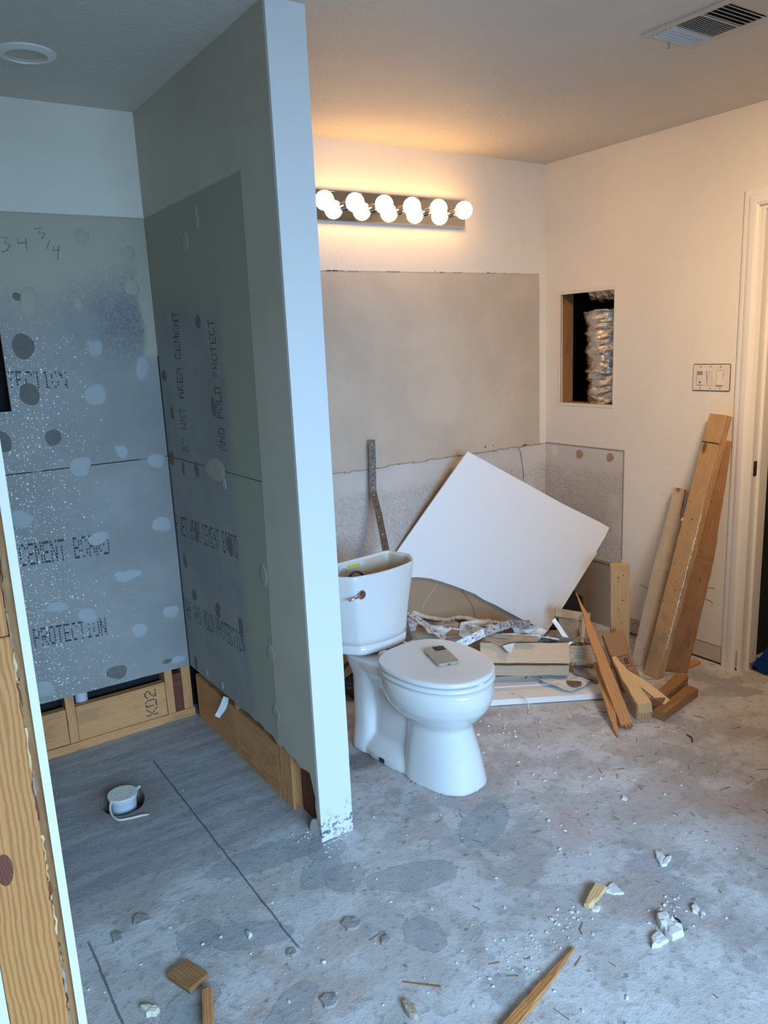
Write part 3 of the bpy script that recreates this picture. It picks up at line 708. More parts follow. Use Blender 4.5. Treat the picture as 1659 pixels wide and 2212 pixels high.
# ---- left stub wall: stud face framed by two drywall edges, right by the camera
wall_left = box('wall_left', .054, .171, 1.335, 3.2, 0, H, P_SMOOTH); tag(wall_left, kind='structure')
SY = 1.28
box('drywall_edge', .1575, .171, SY, 1.34, 0, H, P_SMOOTH, wall_left)
box('drywall_edge', .036, .054, SY+.004, 1.34, 0, H, P_SMOOTH, wall_left)
def vstud(x0, x1, z0, z1, m, y0=SY+.002):
    bm = bmesh.new(); box_bm(bm, -(x1-x0)/2, (x1-x0)/2, -.02, .02, 0, z1-z0, .0012)
    for v in bm.verts: v.co.x += noise.noise(V((v.co.z*7, x0, 0)))*.001
    o = from_bm('stud', bm, m); o.location = ((x0+x1)/2, y0+.02, z0); o.parent = wall_left; return o
ZJ = at(20, 1375, 1, SY).z
vstud(.055, .1445, 0, ZJ-.0008, W_STUD); vstud(.055, .1425, ZJ+.0008, H, W_STUD, SY+.003)
box('shadow_gap', .143, .158, SY+.012, SY+.03, 0, H, W_BROWN, wall_left)
for k in range(22):                                         # torn paper and slivers in the joint
    z = .34+k*.052+random.uniform(-.015, .015); h = random.uniform(.03, .09)
    e = [(.1435+.004*noise.noise(V((q*2.3, k, 0))), z+h*q/6) for q in range(7)]; f_ = [(x+.002+.006*abs(noise.noise(V((k*3.1, q*1.7, 2)))), zz) for q, (x, zz) in enumerate(e)]
    prism('torn_paper', [(x, SY+.001, zz) for x, zz in e]+[(x, SY+.003, zz) for x, zz in reversed(f_)], (0, .010, 0), random.choice((M_KRAFT, W_LIGHT, W_RED, W_LIGHT, M_TAPE, W_BROWN)), wall_left)
kn = lathe('knot', [(0, .0012), (.010, .001), (.017, .0)], W_RED, wall_left, 20); kn.location = at(10, 1880, 1, SY+.002); kn.rotation_euler = (math.pi/2, 0, 0); kn.scale = (.75, 1.7, 1)

# ---- ceiling fixtures
vent = empty('ceiling_vent', (2.262, 1.50, H)); tag(vent, 'white louvred air vent in the ceiling at upper right', 'vent')
bm = bmesh.new()
vx, vy = .125, .193
L_ = []
gx0, gx1 = -.094, .090; G = [(.092, .172), (.012, .088), (-.082, .004), ]
G = [(.100, .176), (.012, .094), (-.080, .004)]
edges = [vy]+[q for g in G for q in (g[1], g[0])]+[-vy]
box_bm(bm, -vx, gx0, -vy, vy, -.006, 0); box_bm(bm, gx1, vx, -vy, vy, -.006, 0)
for a, b in ((G[0][1], vy), (G[1][1], G[0][0]), (G[2][1], G[1][0]), (-vy, G[2][0])): box_bm(bm, gx0, gx1, a, b, -.006, 0)
from_bm('face_plate', bm, M_VENT, vent)
box('duct_throat', gx0, gx1, G[2][0], G[0][1], -.0010, .0, M_BLACK, vent)
box('back_lining', gx0-.005, gx1+.005, -.1, .19, -.0018, -.0009, M_BLACK, vent)
for gi, (a, b) in enumerate(G):
    if gi == 1:
        for k in range(14):
            x = gx0+(gx1-gx0)*(k+.5)/14; o = box('louvre', -.0042, .0042, a, b, -.0009, .0009, M_VENT, vent); o.location = (x, 0, -.0065); o.rotation_euler = (0, -.5, 0)
    else:
        for k in range(5):
            y = a+(b-a)*(k+.5)/5; o = box('louvre', gx0, gx1, -.0062 if gi == 0 else -.0045, .0062 if gi == 0 else .0045, -.0009, .0009, M_PVC if gi == 0 else M_VENT, vent); o.location = (0, y, -.0068); o.rotation_euler = (-.45 if gi == 0 else .5, 0, 0)
box('lever', -.012, -.006, .176, .182, -.030, -.004, M_VENT, vent)

can = empty('recessed_light', (.575, 2.655, H)); tag(can, 'unlit recessed ceiling light over the shower', 'ceiling light')
lathe('trim_ring', [(.058, -.001), (.060, -.010), (.070, -.009), (.084, -.004), (.086, .0)], P_TRIM, can, 48)
lathe('baffle', [(.059, -.006), (.054, -.004), (.052, -.001), (0, -.001)], M_TANKIN, can, 40)

# ---- light bar
bar = empty('vanity_light_bar', (2.157, YV, 2.16)); tag(bar, 'chrome vanity light bar with lit round bulbs high on the back wall', 'light')
bm = bmesh.new(); box_bm(bm, -.462, .462, -.026, -.001, -.061, .061, .004); from_bm('back_plate', bm, M_MIRROR, bar)
boxes('edge_rail', [(-.463, .463, -.027, -.001, .058, .063), (-.463, .463, -.027, -.001, -.064, -.058)], M_CHROME, bar)
for k in range(6):
    x = -.387+k*.1524
    s_ = lathe('socket', [(0, 0), (.020, 0), (.021, .006), (.018, .012), (.0175, .052), (.0165, .054), (0, .054)], M_CHROME, bar, 28)
    s_.location = (x, -.026, 0); s_.rotation_euler = (math.pi/2, 0, 0)
    R = .0405; prof = [(.013, .046)]+[(R*math.sin(a), .092-R*math.cos(a)) for a in [math.radians(q) for q in range(20, 181, 10)]]
    b_ = lathe('bulb', prof, M_BULB, bar, 28); b_.location = (x, -.026, 0); b_.rotation_euler = (math.pi/2, 0, 0)

# ================================================================== drain
dr = empty('floor_drain', (.575, 2.632, -.16)); tag(dr, 'white round shower drain with holed cap in a hole in the floor', 'drain')
R = .052
dr_body = lathe('drain_body', [(0, 0), (.045, 0), (.045, .15), (.047, .168), (.050, .176), (.0505, .186), (.046, .187)], M_PVC, dr, 40)
bm = bmesh.new(); bmesh.ops.create_circle(bm, cap_ends=False, radius=.0515, segments=48)
cap = bmesh.new()
# perforated cap: grid of cells with square holes
ng = 0
prof_o = [(0.0515*math.cos(k*math.tau/48), .0515*math.sin(k*math.tau/48)) for k in range(48)]
bm.free(); bm = cap
gc = .0100; hs = .0038
cells = {}
def vtx(x, y, z, _c={}): 
    k = (round(x, 5), round(y, 5), round(z, 5))
    if k not in _c or not _c[k].is_valid: _c[k] = bm.verts.new((x, y, z))
    return _c[k]
cells = [(i, j) for i in range(-3, 4) for j in range(-3, 4) if i*i+j*j <= 10]
S_ = 3.5*gc
def cellq(cx, cy, z, hole):
    o_ = [(cx-gc/2, cy-gc/2), (cx+gc/2, cy-gc/2), (cx+gc/2, cy+gc/2), (cx-gc/2, cy+gc/2)]
    ov = [vtx(x, y, z) for x, y in o_]
    if not hole: bm.faces.new(ov); return
    iv = [vtx(cx+sx*hs, cy+sy*hs, z) for sx, sy in ((-1, -1), (1, -1), (1, 1), (-1, 1))]; lv = [vtx(cx+sx*hs, cy+sy*hs, z-.004) for sx, sy in ((-1, -1), (1, -1), (1, 1), (-1, 1))]
    for a in range(4): bm.faces.new((ov[a], ov[(a+1) % 4], iv[(a+1) % 4], iv[a])); bm.faces.new((iv[a], iv[(a+1) % 4], lv[(a+1) % 4], lv[a]))
for i in range(-3, 4):
    for j in range(-3, 4): cellq(i*gc, j*gc, 0, (i, j) in cells and (i+j) % 2 == 0 or (i, j) in cells)
# ring from the square grid edge to the round rim
sqp = []
for k in range(28):
    side, q = divmod(k, 7)
    sqp.append([(-S_+q*gc, -S_), (S_, -S_+q*gc), (S_-q*gc, S_), (-S_, S_-q*gc)][side])
rim = []
for (x, y) in sqp:
    t = math.atan2(y, x); rim.append((math.cos(t)*.0515, math.sin(t)*.0515))
sv = [vtx(x, y, 0) for x, y in sqp]; rv = [bm.verts.new((x, y, 0)) for x, y in rim]; dv = [bm.verts.new((x*1.01, y*1.01, -.005)) for x, y in rim]; uv_ = [bm.verts.new((x*.9, y*.9, -.005)) for x, y in rim]
for k in range(28):
    j = (k+1) % 28; bm.faces.new((sv[k], sv[j], rv[j], rv[k])); bm.faces.new((rv[k], rv[j], dv[j], dv[k])); bm.faces.new((dv[k], dv[j], uv_[j], uv_[k]))
o = from_bm('drain_cap', bm, M_SWITCH, dr); o.location = (0, 0, .192); o.rotation_euler = (0, 0, .3)
lathe('drain_throat', [(0, .184), (.045, .184)], M_BLACK, dr, 24)
prism('drain_tab', [(.045, -.006, .186), (.066, -.001, .196), (.062, .006, .196), (.044, .010, .186)], (0, 0, -.004), M_PVC, dr)
dr.rotation_euler = (0, 0, 0)
caulk = tube('caulk_string', spline([fl(240, 1729, .027), fl(238, 1747, .015), fl(243, 1762, .006), fl(256, 1771, .005), fl(280, 1768, .005), fl(304, 1762, .005), fl(322, 1759, .005)], 6), .0042, M_CORD, None, 8,
             taper=[1]*34+[.8, .6, .4]); tag(caulk, 'cream curl of caulk lying beside the shower drain', 'caulk')

# ================================================================== toilet
toilet = empty('toilet', (1.585, 2.10, 0), .10); tag(toilet, 'white two-piece toilet with closed lid and open lidless tank', 'toilet')
# local frame: -y forward, x right
def egg(cx, front, back, hw, z, n=48, e=2.0, eb=None):
    out = []
    for k in range(n):
        t = k*math.tau/n; c, s = math.cos(t), math.sin(t); L = front if c > 0 else back; q = 2/e; qb = 2/(eb or e)
        Q = q if c > 0 else qb
        v = cx+L*math.copysign(abs(c)**Q, c); u = hw*math.copysign(abs(s)**Q, s); out.append(V((u, -v, z)))
    return out
def loft(bm, rings, cap0=True, cap1=True):
    R = [[bm.verts.new(p) for p in r] for r in rings]; n_ = len(R[0])
    for a, b in zip(R, R[1:]):
        for k in range(n_): bm.faces.new((a[k], a[(k+1) % n_], b[(k+1) % n_], b[k]))
    if cap0: bm.faces.new(R[0][::-1])
    if cap1: bm.faces.new(R[-1])
    return R
bm = bmesh.new()
# pedestal column and bowl
loft(bm, [egg(.0, .208, .10, .126, .0, e=2.5), egg(.0, .207, .10, .125, .012, e=2.5), egg(0, .190, .10, .112, .10, e=2.4), egg(0, .165, .10, .098, .19, e=2.2), egg(0, .158, .11, .097, .215, e=2.1),
          egg(0, .166, .14, .110, .235), egg(0, .198, .17, .142, .265), egg(0, .226, .20, .166, .30), egg(0, .240, .215, .178, .335), egg(0, .243, .22, .181, .365), egg(0, .238, .22, .178, .387), egg(0, .228, .21, .168, .394)])
# trapway body running back under the tank
loft(bm, [egg(-.17, .2, .22, .128, .0, e=2.5), egg(-.17, .2, .22, .127, .03, e=2.5), egg(-.17, .2, .212, .112, .055, e=2.5), egg(-.17, .2, .205, .085, .09, e=2.3), egg(-.17, .2, .20, .078, .2, e=2.3), egg(-.17, .2, .205, .082, .28, e=2.5), egg(-.17, .22, .22, .105, .33, e=3), egg(-.17, .22, .235, .125, .36, e=3.5), egg(-.17, .22, .24, .128, .392, e=3.5)])
loft(bm, [egg(-.315, .07, .075, .128, .0, e=3), egg(-.315, .07, .075, .126, .03, e=3), egg(-.315, .065, .075, .112, .10, e=3), egg(-.315, .065, .075, .108, .30, e=3), egg(-.315, .09, .09, .122, .36, e=3.5), egg(-.315, .09, .095, .126, .39, e=3.5)])
o = from_bm('bowl', bm, M_CER, toilet, smooth=True)
md = o.modifiers.new('fuse', 'REMESH'); md.mode = 'VOXEL'; md.voxel_size = .0052; md.use_smooth_shade = True
md = o.modifiers.new('soft', 'SMOOTH'); md.iterations = 14; md.factor = .6
bowl = o
box('bolt_hole', -.132, -.112, .155, .180, .012, .026, M_CRACK, bowl)
# seat and lid
def slab_egg(name, m, z0, z1, front, back, hw, e=2.15, eb=2.6, dome=0, par=toilet):
    bm = bmesh.new(); h = z1-z0; r = h*.45
    rr = [(z0, -.006), (z0+.003, 0), (z1-r, 0), (z1-r*.45, -.002), (z1-.001, -.006), (z1, -.012)]
    rings = [egg(0, front+d, back+d, hw+d, z, e=e, eb=eb) for z, d in rr]
    if dome: rings += [egg(0, (front-.012)*k, (back-.012)*k, (hw-.012)*k, z1+dome*(1-k*k), e=e, eb=eb) for k in (.8, .5, .2)]
    loft(bm, rings); return from_bm(name, bm, m, par, smooth=True)
seat = slab_egg('seat', M_SEAT, .399, .416, .241, .192, .180)
lid = slab_egg('lid', M_SEAT, .4205, .440, .239, .196, .180, dome=.003)
for x in (-.07, .07):
    bm = bmesh.new(); box_bm(bm, x-.022, x+.022, .186, .212, .395, .432, .006); from_bm('hinge', bm, M_SEAT, toilet)
bm = bmesh.new(); box_bm(bm, -.012, .012, -.233, -.222, .415, .422); from_bm('bumper', bm, M_SEAT, toilet)
# tank
def tank_ring(hw, vf, vt, vb, z, inset=0):
    ctl = [(-hw, vt), (-hw*.80, vf-.040), (-hw*.66, vf-.020), (-hw*.33, vf-.005), (0, vf), (hw*.33, vf-.005), (hw*.66, vf-.020), (hw*.80, vf-.040), (hw, vt), (hw*.97, (vt+vb)/2), (hw*.9, vb), (hw*.4, vb), (0, vb), (-hw*.4, vb), (-hw*.9, vb), (-hw*.97, (vt+vb)/2)]
    cx, cv = 0, (vf+vb)/2; out = []
    P = [V((u, -v, z)) for u, v in ctl]; n_ = len(P)
    for i in range(n_):
        a, b, c, d = P[i-1], P[i], P[(i+1) % n_], P[(i+2) % n_]
        for k in range(4):
            t = k/4; q = .5*((2*b)+(c-a)*t+(2*a-5*b+4*c-d)*t*t+(3*b-a-3*c+d)*t**3); q.z = z; out.append(q)
    if inset:
        c0 = V((cx, -cv, z)); out2 = []
        for i, q in enumerate(out):
            tg = (out[(i+1) % len(out)]-out[i-1]); nn = V((-tg.y, tg.x, 0)).normalized()
            if nn.dot(c0-q) < 0: nn = -nn
            out2.append(q+nn*inset)
        out = out2
    return out
TB, TT = .400, .727
def tk(s, ins=0, z=None):   # s 0..1 up the tank
    f_ = s**1.35
    return tank_ring(.158+.045*f_, -.258+.026*f_, -.352+.012*f_, -.448-.012*f_, TB+(TT-TB)*s if z is None else z, ins)
bm = bmesh.new()
R_ = [tk(0, .012), [p+V((0, 0, .004)) for p in tk(0, .002)], tk(.03), tk(.105), tk(.11, .003), tk(.125, .003), tk(.13)]
R_ += [tk(s) for s in (.2, .3, .4, .5, .6, .7, .8, .9, .975)]+[tk(1, .002), tk(1, .006), tk(1, .010), tk(.97, .012)]
n0 = len(R_)
R_ += [tk(s, .013) for s in (.85, .6, .3, .1, .05)]
rr = loft(bm, R_)
for f_ in bm.faces:
    if f_.calc_center_median().z < TT+.01 and all(v in set(sum(rr[n0-1:], [])) for v in f_.verts): f_.material_index = 1
tank = from_bm('tank', bm, M_CER, toilet, smooth=True, mats=[M_CER, M_TANKIN])
# lever
lv = empty('flush_lever', (-.118, .268, .655)); lv.parent = toilet
e = lathe('lever_knob', [(0, .020), (.015, .0195), (.0185, .016), (.019, .006), (.017, 0)], M_CHROME, lv, 24); e.rotation_euler = (math.pi/2, 0, .0); e.location = (0, -.001, 0)
tube('lever_arm', [(-.004, -.015, .0), (-.030, -.019, -.004), (-.062, -.017, -.008)], .0058, M_CHROME, lv, 10, taper=[1, .95, .75])
# inside the tank
lb = empty('tank_label', (-.01, .446, .668)); lb.parent = toilet
box('label_sheet', -.062, .062, 0, .001, -.052, .048, M_LABELW, lb)
box('label_banner', -.026, .036, -.0006, 0, .030, .042, M_LABELY, lb)
boxes('label_print', [(-.026, .032-.006*(k % 3), -.0005, 0, .020-.009*k, .023-.009*k) for k in range(7)], M_LABELK, lb)
tube('label_emblem', [(-.044+.013*math.cos(a), -.0006, .022+.013*math.sin(a)) for a in [k*math.tau/18 for k in range(18)]], .0009, M_LABELK, lb, 4, closed=True)
tube('refill_hose', spline([(-.125, .38, .60), (-.105, .36, .68), (-.075, .345, .715), (-.04, .335, .69), (-.03, .33, .62)], 7), .0048, M_RUB, toilet, 10)
fv = lathe('fill_valve', [(0, 0), (.016, 0), (.016, .25), (.022, .252), (.022, .285), (0, .287)], M_RUB, toilet, 20); fv.location = (-.165, .36, .41)

# phone on the lid
ph_c = fl(952, 1416, .450); pa, pb_ = fl(931, 1391, .45), fl(972, 1432, .45)
dx = (pb_-pa); ang = math.atan2(dx.y, dx.x)
ph = empty('smartphone', (ph_c.x, ph_c.y, .4435), ang); tag(ph, 'smartphone in a greige case lying face down on the toilet lid', 'phone')
bm = bmesh.new()
def rrect(hx, hy, r, z): return [V((sx*(hx-r)+r*math.cos(t), sy*(hy-r)+r*math.sin(t), z)) for sx, sy, t0 in ((1, 1, 0), (-1, 1, 90), (-1, -1, 180), (1, -1, 270)) for t in [math.radians(t0+18*k) for k in range(6)]]
loft(bm, [rrect(.078, .0395, .013, 0), rrect(.080, .0415, .014, .0025), rrect(.080, .0415, .014, .0085), rrect(.0785, .040, .013, .011), rrect(.077, .0385, .012, .0108)])
from_bm('case', bm, M_PHONE, ph)
bm = bmesh.new(); box_bm(bm, -.074, -.036, -.006, .035, .0105, .0122, .0008); cmr = from_bm('camera_bump', bm, M_LENS, ph)
for x, y in ((-.064, .025), (-.064, .005), (-.047, .015)):
    l_ = lathe('lens', [(0, .0030), (.0055, .0030), (.0068, .0020), (.0070, 0)], M_LENS, cmr, 20); l_.location = (x, y, .0116)
box('side_button', -.03, -.012, -.0422, -.0412, .004, .007, M_LENS, ph); box('charging_port', .0798, .0806, -.005, .005, .0035, .0065, M_LENS, ph)
boxes('case_mark', [(.045, .066, -.030, -.0275, .0105, .0107)], M_LABELK, ph)

# rubber hose loop behind the toilet
c_ = at(762, 1455, 1, 2.62); n1, n2 = V((.86, -.5, 0)), V((0.1, .0, 1)).normalized()
o = tube('hose_loop', [c_+n1*.047*math.cos(a)+n2*.052*math.sin(a) for a in [k*math.tau/40 for k in range(40)]], .0075, M_RUB, None, 12, closed=True)
o.name = 'supply_hose'; place(o, Matrix.Identity(4), toilet)

# ================================================================== debris pile
Tp, Rp, Bp = at(1010, 975, 1, 2.955), at(1316, 1140, 0, 3.150), fl(1180, 1367, .040)
pn = (Rp-Tp).cross(Bp-Tp).normalized()
if pn.dot(FW) > 0: pn = -pn
pl = lambda x, y, d=0: onp(x, y, Tp-pn*d, pn)
edge = [(1180, 1367), (1150, 1349), (1130, 1340), (1112, 1330), (1090, 1318), (1068, 1306), (1046, 1296), (1024, 1283), (1004, 1274), (980, 1266), (955, 1257), (930, 1250), (908, 1247), (893, 1247), (872, 1249), (850, 1252), (846, 1208)]
pp = [pl(1010, 975), pl(1112, 1031), pl(1215, 1088), pl(1296, 1128), pl(1316, 1140)]+[pl(1308, 1158), pl(1250, 1255), pl(1196, 1345)]
pp += [pl(x+noise.noise(V((x*.11, 0, 0)))*2, y+noise.noise(V((x*.13, 5, 0)))*2.5) for x, y in edge]
panel = prism('drywall_panel', pp, -pn*.016, None, mats=[M_BOARD, M_GYP, M_KRAFT])
tag(panel, 'large white square of broken wallboard leaning in the corner', 'wallboard')
st = [(1253, 1226), (1271, 1196), (1312, 1142), (1308, 1160), (1196, 1345), (1168, 1360)]
prism('edge_strip', [pl(*q)+pn*.0012 for q in [(1168, 1361), (1272, 1196), (1290, 1193), (1192, 1350), (1180, 1366)]], -pn*.001, P_TRIM, panel)
# brown-backed board behind it
d2 = .022
br = [(850, 1235), (980, 1225), (1130, 1325), (1165, 1352), (1130, 1344), (1100, 1346), (1080, 1340), (1060, 1338), (1040, 1340), (1024, 1338), (1006, 1330), (985, 1332), (965, 1338), (945, 1333), (925, 1334), (905, 1328), (893, 1322), (875, 1316), (850, 1316)]
bp = prism('drywall_panel', [pl(x, y, d2) for x, y in br], -pn*.014, None, mats=[M_KRAFT, M_GYP, M_BOARD])
tag(bp, 'brown paper-backed wallboard piece with a crack, below the white square', 'wallboard')
tube('crack', [pl(x, y, d2)+pn*.0006 for x, y in ((996, 1270), (1003, 1284), (1010, 1292), (1016, 1302), (1022, 1312), (1024, 1326), (1031, 1340))], .0012, M_CRACK, bp, 5)
tube('scratch', [pl(x, y, d2)+pn*.0006 for x, y in ((945, 1256), (938, 1272), (925, 1290), (916, 1305), (910, 1320))], .0012, M_GYP, bp, 5)
def crumb_strip(name, pts, r, m, parent=None, seed=0, n=3):
    """knobbly broken gypsum along a line"""
    bm = bmesh.new(); rnd = random.Random(seed)
    for a, b in zip(pts, pts[1:]):
        for k in range(n):
            p = a.lerp(b, (k+rnd.random())/n); q = r*rnd.uniform(.6, 1.3)
            t = bmesh.ops.create_icosphere(bm, subdivisions=1, radius=q)
            for v in t['verts']: v.co = V((v.co.x*rnd.uniform(.9, 1.6), v.co.y, v.co.z*.7))*rnd.uniform(.8, 1.2)+p
    return from_bm(name, bm, m, parent)
crumb_strip('broken_edge', [pl(x, y, d2-.004) for x, y in ((893, 1322), (915, 1332), (940, 1336), (965, 1340), (985, 1334), (1004, 1334), (1024, 1340), (1060, 1342), (1105, 1348))], .0125, M_GYP, bp, 3, 14)

def leaf(name, P, z_off, m, label, cat, curl=.01, th=.003, mats=None):
    return None
# long white baseboard / door panel on the floor
A1, B1 = fl(1030, 1515, .03), fl(1318, 1497, .03)
dirb = (B1-A1).normalized(); prp = V((-dirb.y, dirb.x, 0))
panw = .235
bbm = Matrix.Translation(V((A1.x, A1.y, 0))) @ Matrix((dirb, prp, V((0, 0, 1)))).transposed().to_4x4()
A_len = (B1-A1).length
bm = bmesh.new(); box_bm(bm, -.02, A_len+.02, 0, panw, .004, .026, .002); box_bm(bm, -.02, A_len+.02, .0, .095, .026, .030, .0015); box_bm(bm, -.02, A_len+.02, .13, panw, .026, .029, .0012)
fp = from_bm('door_panel', bm, P_TRIM); place(fp, bbm); tag(fp, 'white moulded trim board lying flat on the floor at the pile front', 'trim board')
cam_r = V((.83, -.56, 0)).normalized(); facen = V((-.52, -.80, .32))
def hpx(name, a, b, z_or_d, w, t, n, m, label, **k):
    A, B = dep(a[0], a[1], z_or_d), dep(b[0], b[1], z_or_d if not isinstance(z_or_d, tuple) else z_or_d[1]); return beam(name, A, B, w, t, n, m, label, **k)
dp = depth_of(fl(1135, 1475))
def px2(a, da, b, db): return dep(a[0], a[1], da), dep(b[0], b[1], db)
A, B = px2((1038, 1410), 3.52, (1229, 1411), 3.52)
beam('lumber_offcut', A, B, .092, .038, (-.5, -.75, .45), W_PLY, 'clean pale lumber offcut lying on top of the pile in front', seed=1)
A, B = px2((1056, 1449), 3.50, (1229, 1449), 3.50)
beam('lumber_offcut', A, B, .045, .085, (-.5, -.8, .2), W_GREY, 'knotty grey lumber offcut directly below the clean pale one', seed=2, nails=3)
A, B = px2((1228, 1412), 3.60, (1290, 1416), 3.58)
beam('lumber_offcut', A, B, .078, .045, (-.5, -.78, .4), W_GREY, 'grey weathered lumber end with nails right of the pale offcut', seed=3, nails=4, rough=.003)
A, B = px2((1190, 1432), 3.72, (1300, 1440), 3.68)
# torn sheets
def sheet(name, pix, d, m, label, cat='scrap', th=.003, amp=.008, seed=0, z=None, parent=None):
    """torn sheet; pix outline (x, y[, depth])"""
    P = []
    for q in pix:
        p = dep(q[0], q[1], q[2] if len(q) > 2 else d) if z is None else fl(q[0], q[1], z+(q[2] if len(q) > 2 else 0))
        P.append(p)
    c = sum(P, V())/len(P); n = V()
    for i in range(len(P)): n += (P[i]-c).cross(P[(i+1) % len(P)]-c)
    n.normalize()
    if n.dot(FW) > 0: n = -n
    bm = bmesh.new(); top = []; bt = []
    dense = []
    for i in range(len(P)):
        a, b = P[i], P[(i+1) % len(P)]
        for k in range(3):
            q = a.lerp(b, k/3); dense.append(q+(b-a).length*.05*V([noise.noise(V((q.x*60+j*9, q.y*60, q.z*60+seed))) for j in range(3)]))
    rings = []
    for s in (1, .66, .33):
        rings.append([bm.verts.new(c+(q-c)*s+n*amp*noise.noise(V((q.x*18*s+seed, q.y*18*s, q.z*18)))*(1 if z is None else .5)) for q in dense])
    cv = bm.verts.new(c+n*amp*.3); N_ = len(dense)
    for a, b in zip(rings, rings[1:]):
        for k in range(N_): bm.faces.new((a[k], a[(k+1) % N_], b[(k+1) % N_], b[k]))
    for k in range(N_): bm.faces.new((rings[-1][k], rings[-1][(k+1) % N_], cv))
    r_ = bmesh.ops.extrude_face_region(bm, geom=bm.faces[:])
    for v in [g for g in r_['geom'] if isinstance(g, bmesh.types.BMVert)]: v.co -= n*th
    o = from_bm(name, bm, m, parent)
    if parent is None: tag(o, label, cat)
    return o
sheet('torn_paper', [(1135, 1456), (1200, 1452), (1245, 1458), (1275, 1470), (1262, 1482), (1236, 1492), (1215, 1488), (1175, 1474)], 0, M_PAPER, 'white torn paper sheet on the flat trim board', z=.046, th=.0015, amp=.01)
sheet('adhesive_lump', [(1224, 1470), (1238, 1470), (1256, 1472), (1255, 1479), (1240, 1482), (1228, 1477)], 0, M_DABB, 'small brown lump of adhesive on the torn white paper', z=.056, th=.004, amp=.004)
sheet('torn_wallboard', [(1045, 1375), (1085, 1371), (1130, 1372), (1165, 1376), (1160, 1386), (1115, 1388), (1108, 1400), (1098, 1412), (1086, 1398), (1070, 1390), (1050, 1385)], 3.49, M_KRAFT, 'torn brown wallboard flap hanging over the pale offcut', seed=2, th=.002, amp=.02)
sheet('gypsum_chunk', [(1086, 1396), (1100, 1391), (1112, 1390), (1108, 1400), (1103, 1414), (1093, 1406)], 3.46, M_GYP, 'white gypsum scrap stuck on the torn brown flap', seed=3, th=.006)
sheet('torn_wallboard', [(1042, 1375), (1062, 1369), (1110, 1368), (1170, 1372), (1168, 1382), (1120, 1384), (1085, 1382), (1080, 1394), (1060, 1384)], 3.52, M_GYP, 'ragged white-edged wallboard strip on top of the pale offcut', seed=4, th=.008, amp=.03)
sheet('torn_wallboard', [(885, 1330), (910, 1342), (945, 1344), (985, 1342), (1000, 1352), (1010, 1366), (990, 1374), (950, 1372), (900, 1362), (870, 1352)], 3.68, M_KRAFT, 'torn brown wallboard scrap behind the toilet lid', seed=5, th=.01, amp=.03)
sheet('torn_wallboard', [(995, 1345), (1030, 1340), (1065, 1344), (1055, 1362), (1030, 1374), (1005, 1380), (990, 1372)], 3.66, M_GYP, 'broken white gypsum chunk under the cracked brown wallboard', seed=6, th=.02, amp=.03)
sheet('torn_wallboard', [(865, 1360), (890, 1356), (930, 1364), (1000, 1372), (1050, 1378), (1060, 1400), (1000, 1410), (930, 1400), (880, 1385)], 3.74, W_GREY, 'dirty grey scrap layer low in the pile behind the lid', seed=7, th=.01, amp=.03)
sheet('torn_wallboard', [(1120, 1372), (1180, 1372), (1240, 1384), (1290, 1392), (1300, 1400), (1200, 1400), (1120, 1392)], 3.74, M_TAPE, 'grey rubble sheet behind the pale offcut', seed=8, th=.01, amp=.03)
sheet('torn_wallboard', [(1232, 1437), (1290, 1434), (1312, 1436), (1318, 1466), (1290, 1468), (1262, 1460), (1240, 1452)], 0, M_TAPE, 'grey board piece under the weathered lumber end', seed=9, z=.05, th=.008, amp=.01)
sheet('torn_wallboard', [(1010, 1350), (1045, 1346), (1075, 1352), (1060, 1364), (1030, 1372), (1012, 1366)], 3.60, M_PAPER, 'crumpled white paper scrap left of the bent angle', seed=21, th=.004, amp=.05)
sheet('torn_wallboard', [(1105, 1352), (1150, 1350), (1182, 1362), (1176, 1374), (1140, 1376), (1112, 1368)], 3.58, M_PAPER, 'shredded white paper right under the white square lower corner', seed=22, th=.003, amp=.05)
sheet('torn_wallboard', [(1150, 1378), (1200, 1372), (1240, 1380), (1225, 1390), (1170, 1392)], 3.60, M_DABD, 'dark grey rubble flake behind the pale offcut', seed=23, th=.012, amp=.03)
sheet('torn_wallboard', [(915, 1352), (955, 1350), (975, 1360), (960, 1370), (925, 1368)], 3.60, M_GYP, 'small white gypsum flake on the brown scrap behind the lid', seed=24, th=.006, amp=.03)
sheet('torn_wallboard', [(862, 1338), (884, 1334), (902, 1346), (898, 1362), (872, 1364)], 3.62, M_PAPER, 'white torn paper bit beside the tank foot', seed=25, th=.003, amp=.03)
A, B = px2((1085, 1384), 3.66, (1180, 1362), 3.74)
beam('wood_sliver', A, B, .018, .010, (-.5, -.7, .5), W_GREY, 'thin grey lath buried behind the torn brown flap', seed=50)
crumb_strip('plaster_crumbs', [dep(900, 1346, 3.64), dep(960, 1356, 3.62), dep(1010, 1362, 3.6), dep(1060, 1370, 3.56), dep(1120, 1372, 3.56), dep(1180, 1376, 3.58), dep(1240, 1388, 3.62)], .006, M_GYP, None, 9, 14)
_o = col.objects[-1]; tag(_o, 'white plaster crumbs strewn along the top of the demolition pile', 'debris', kind='stuff')
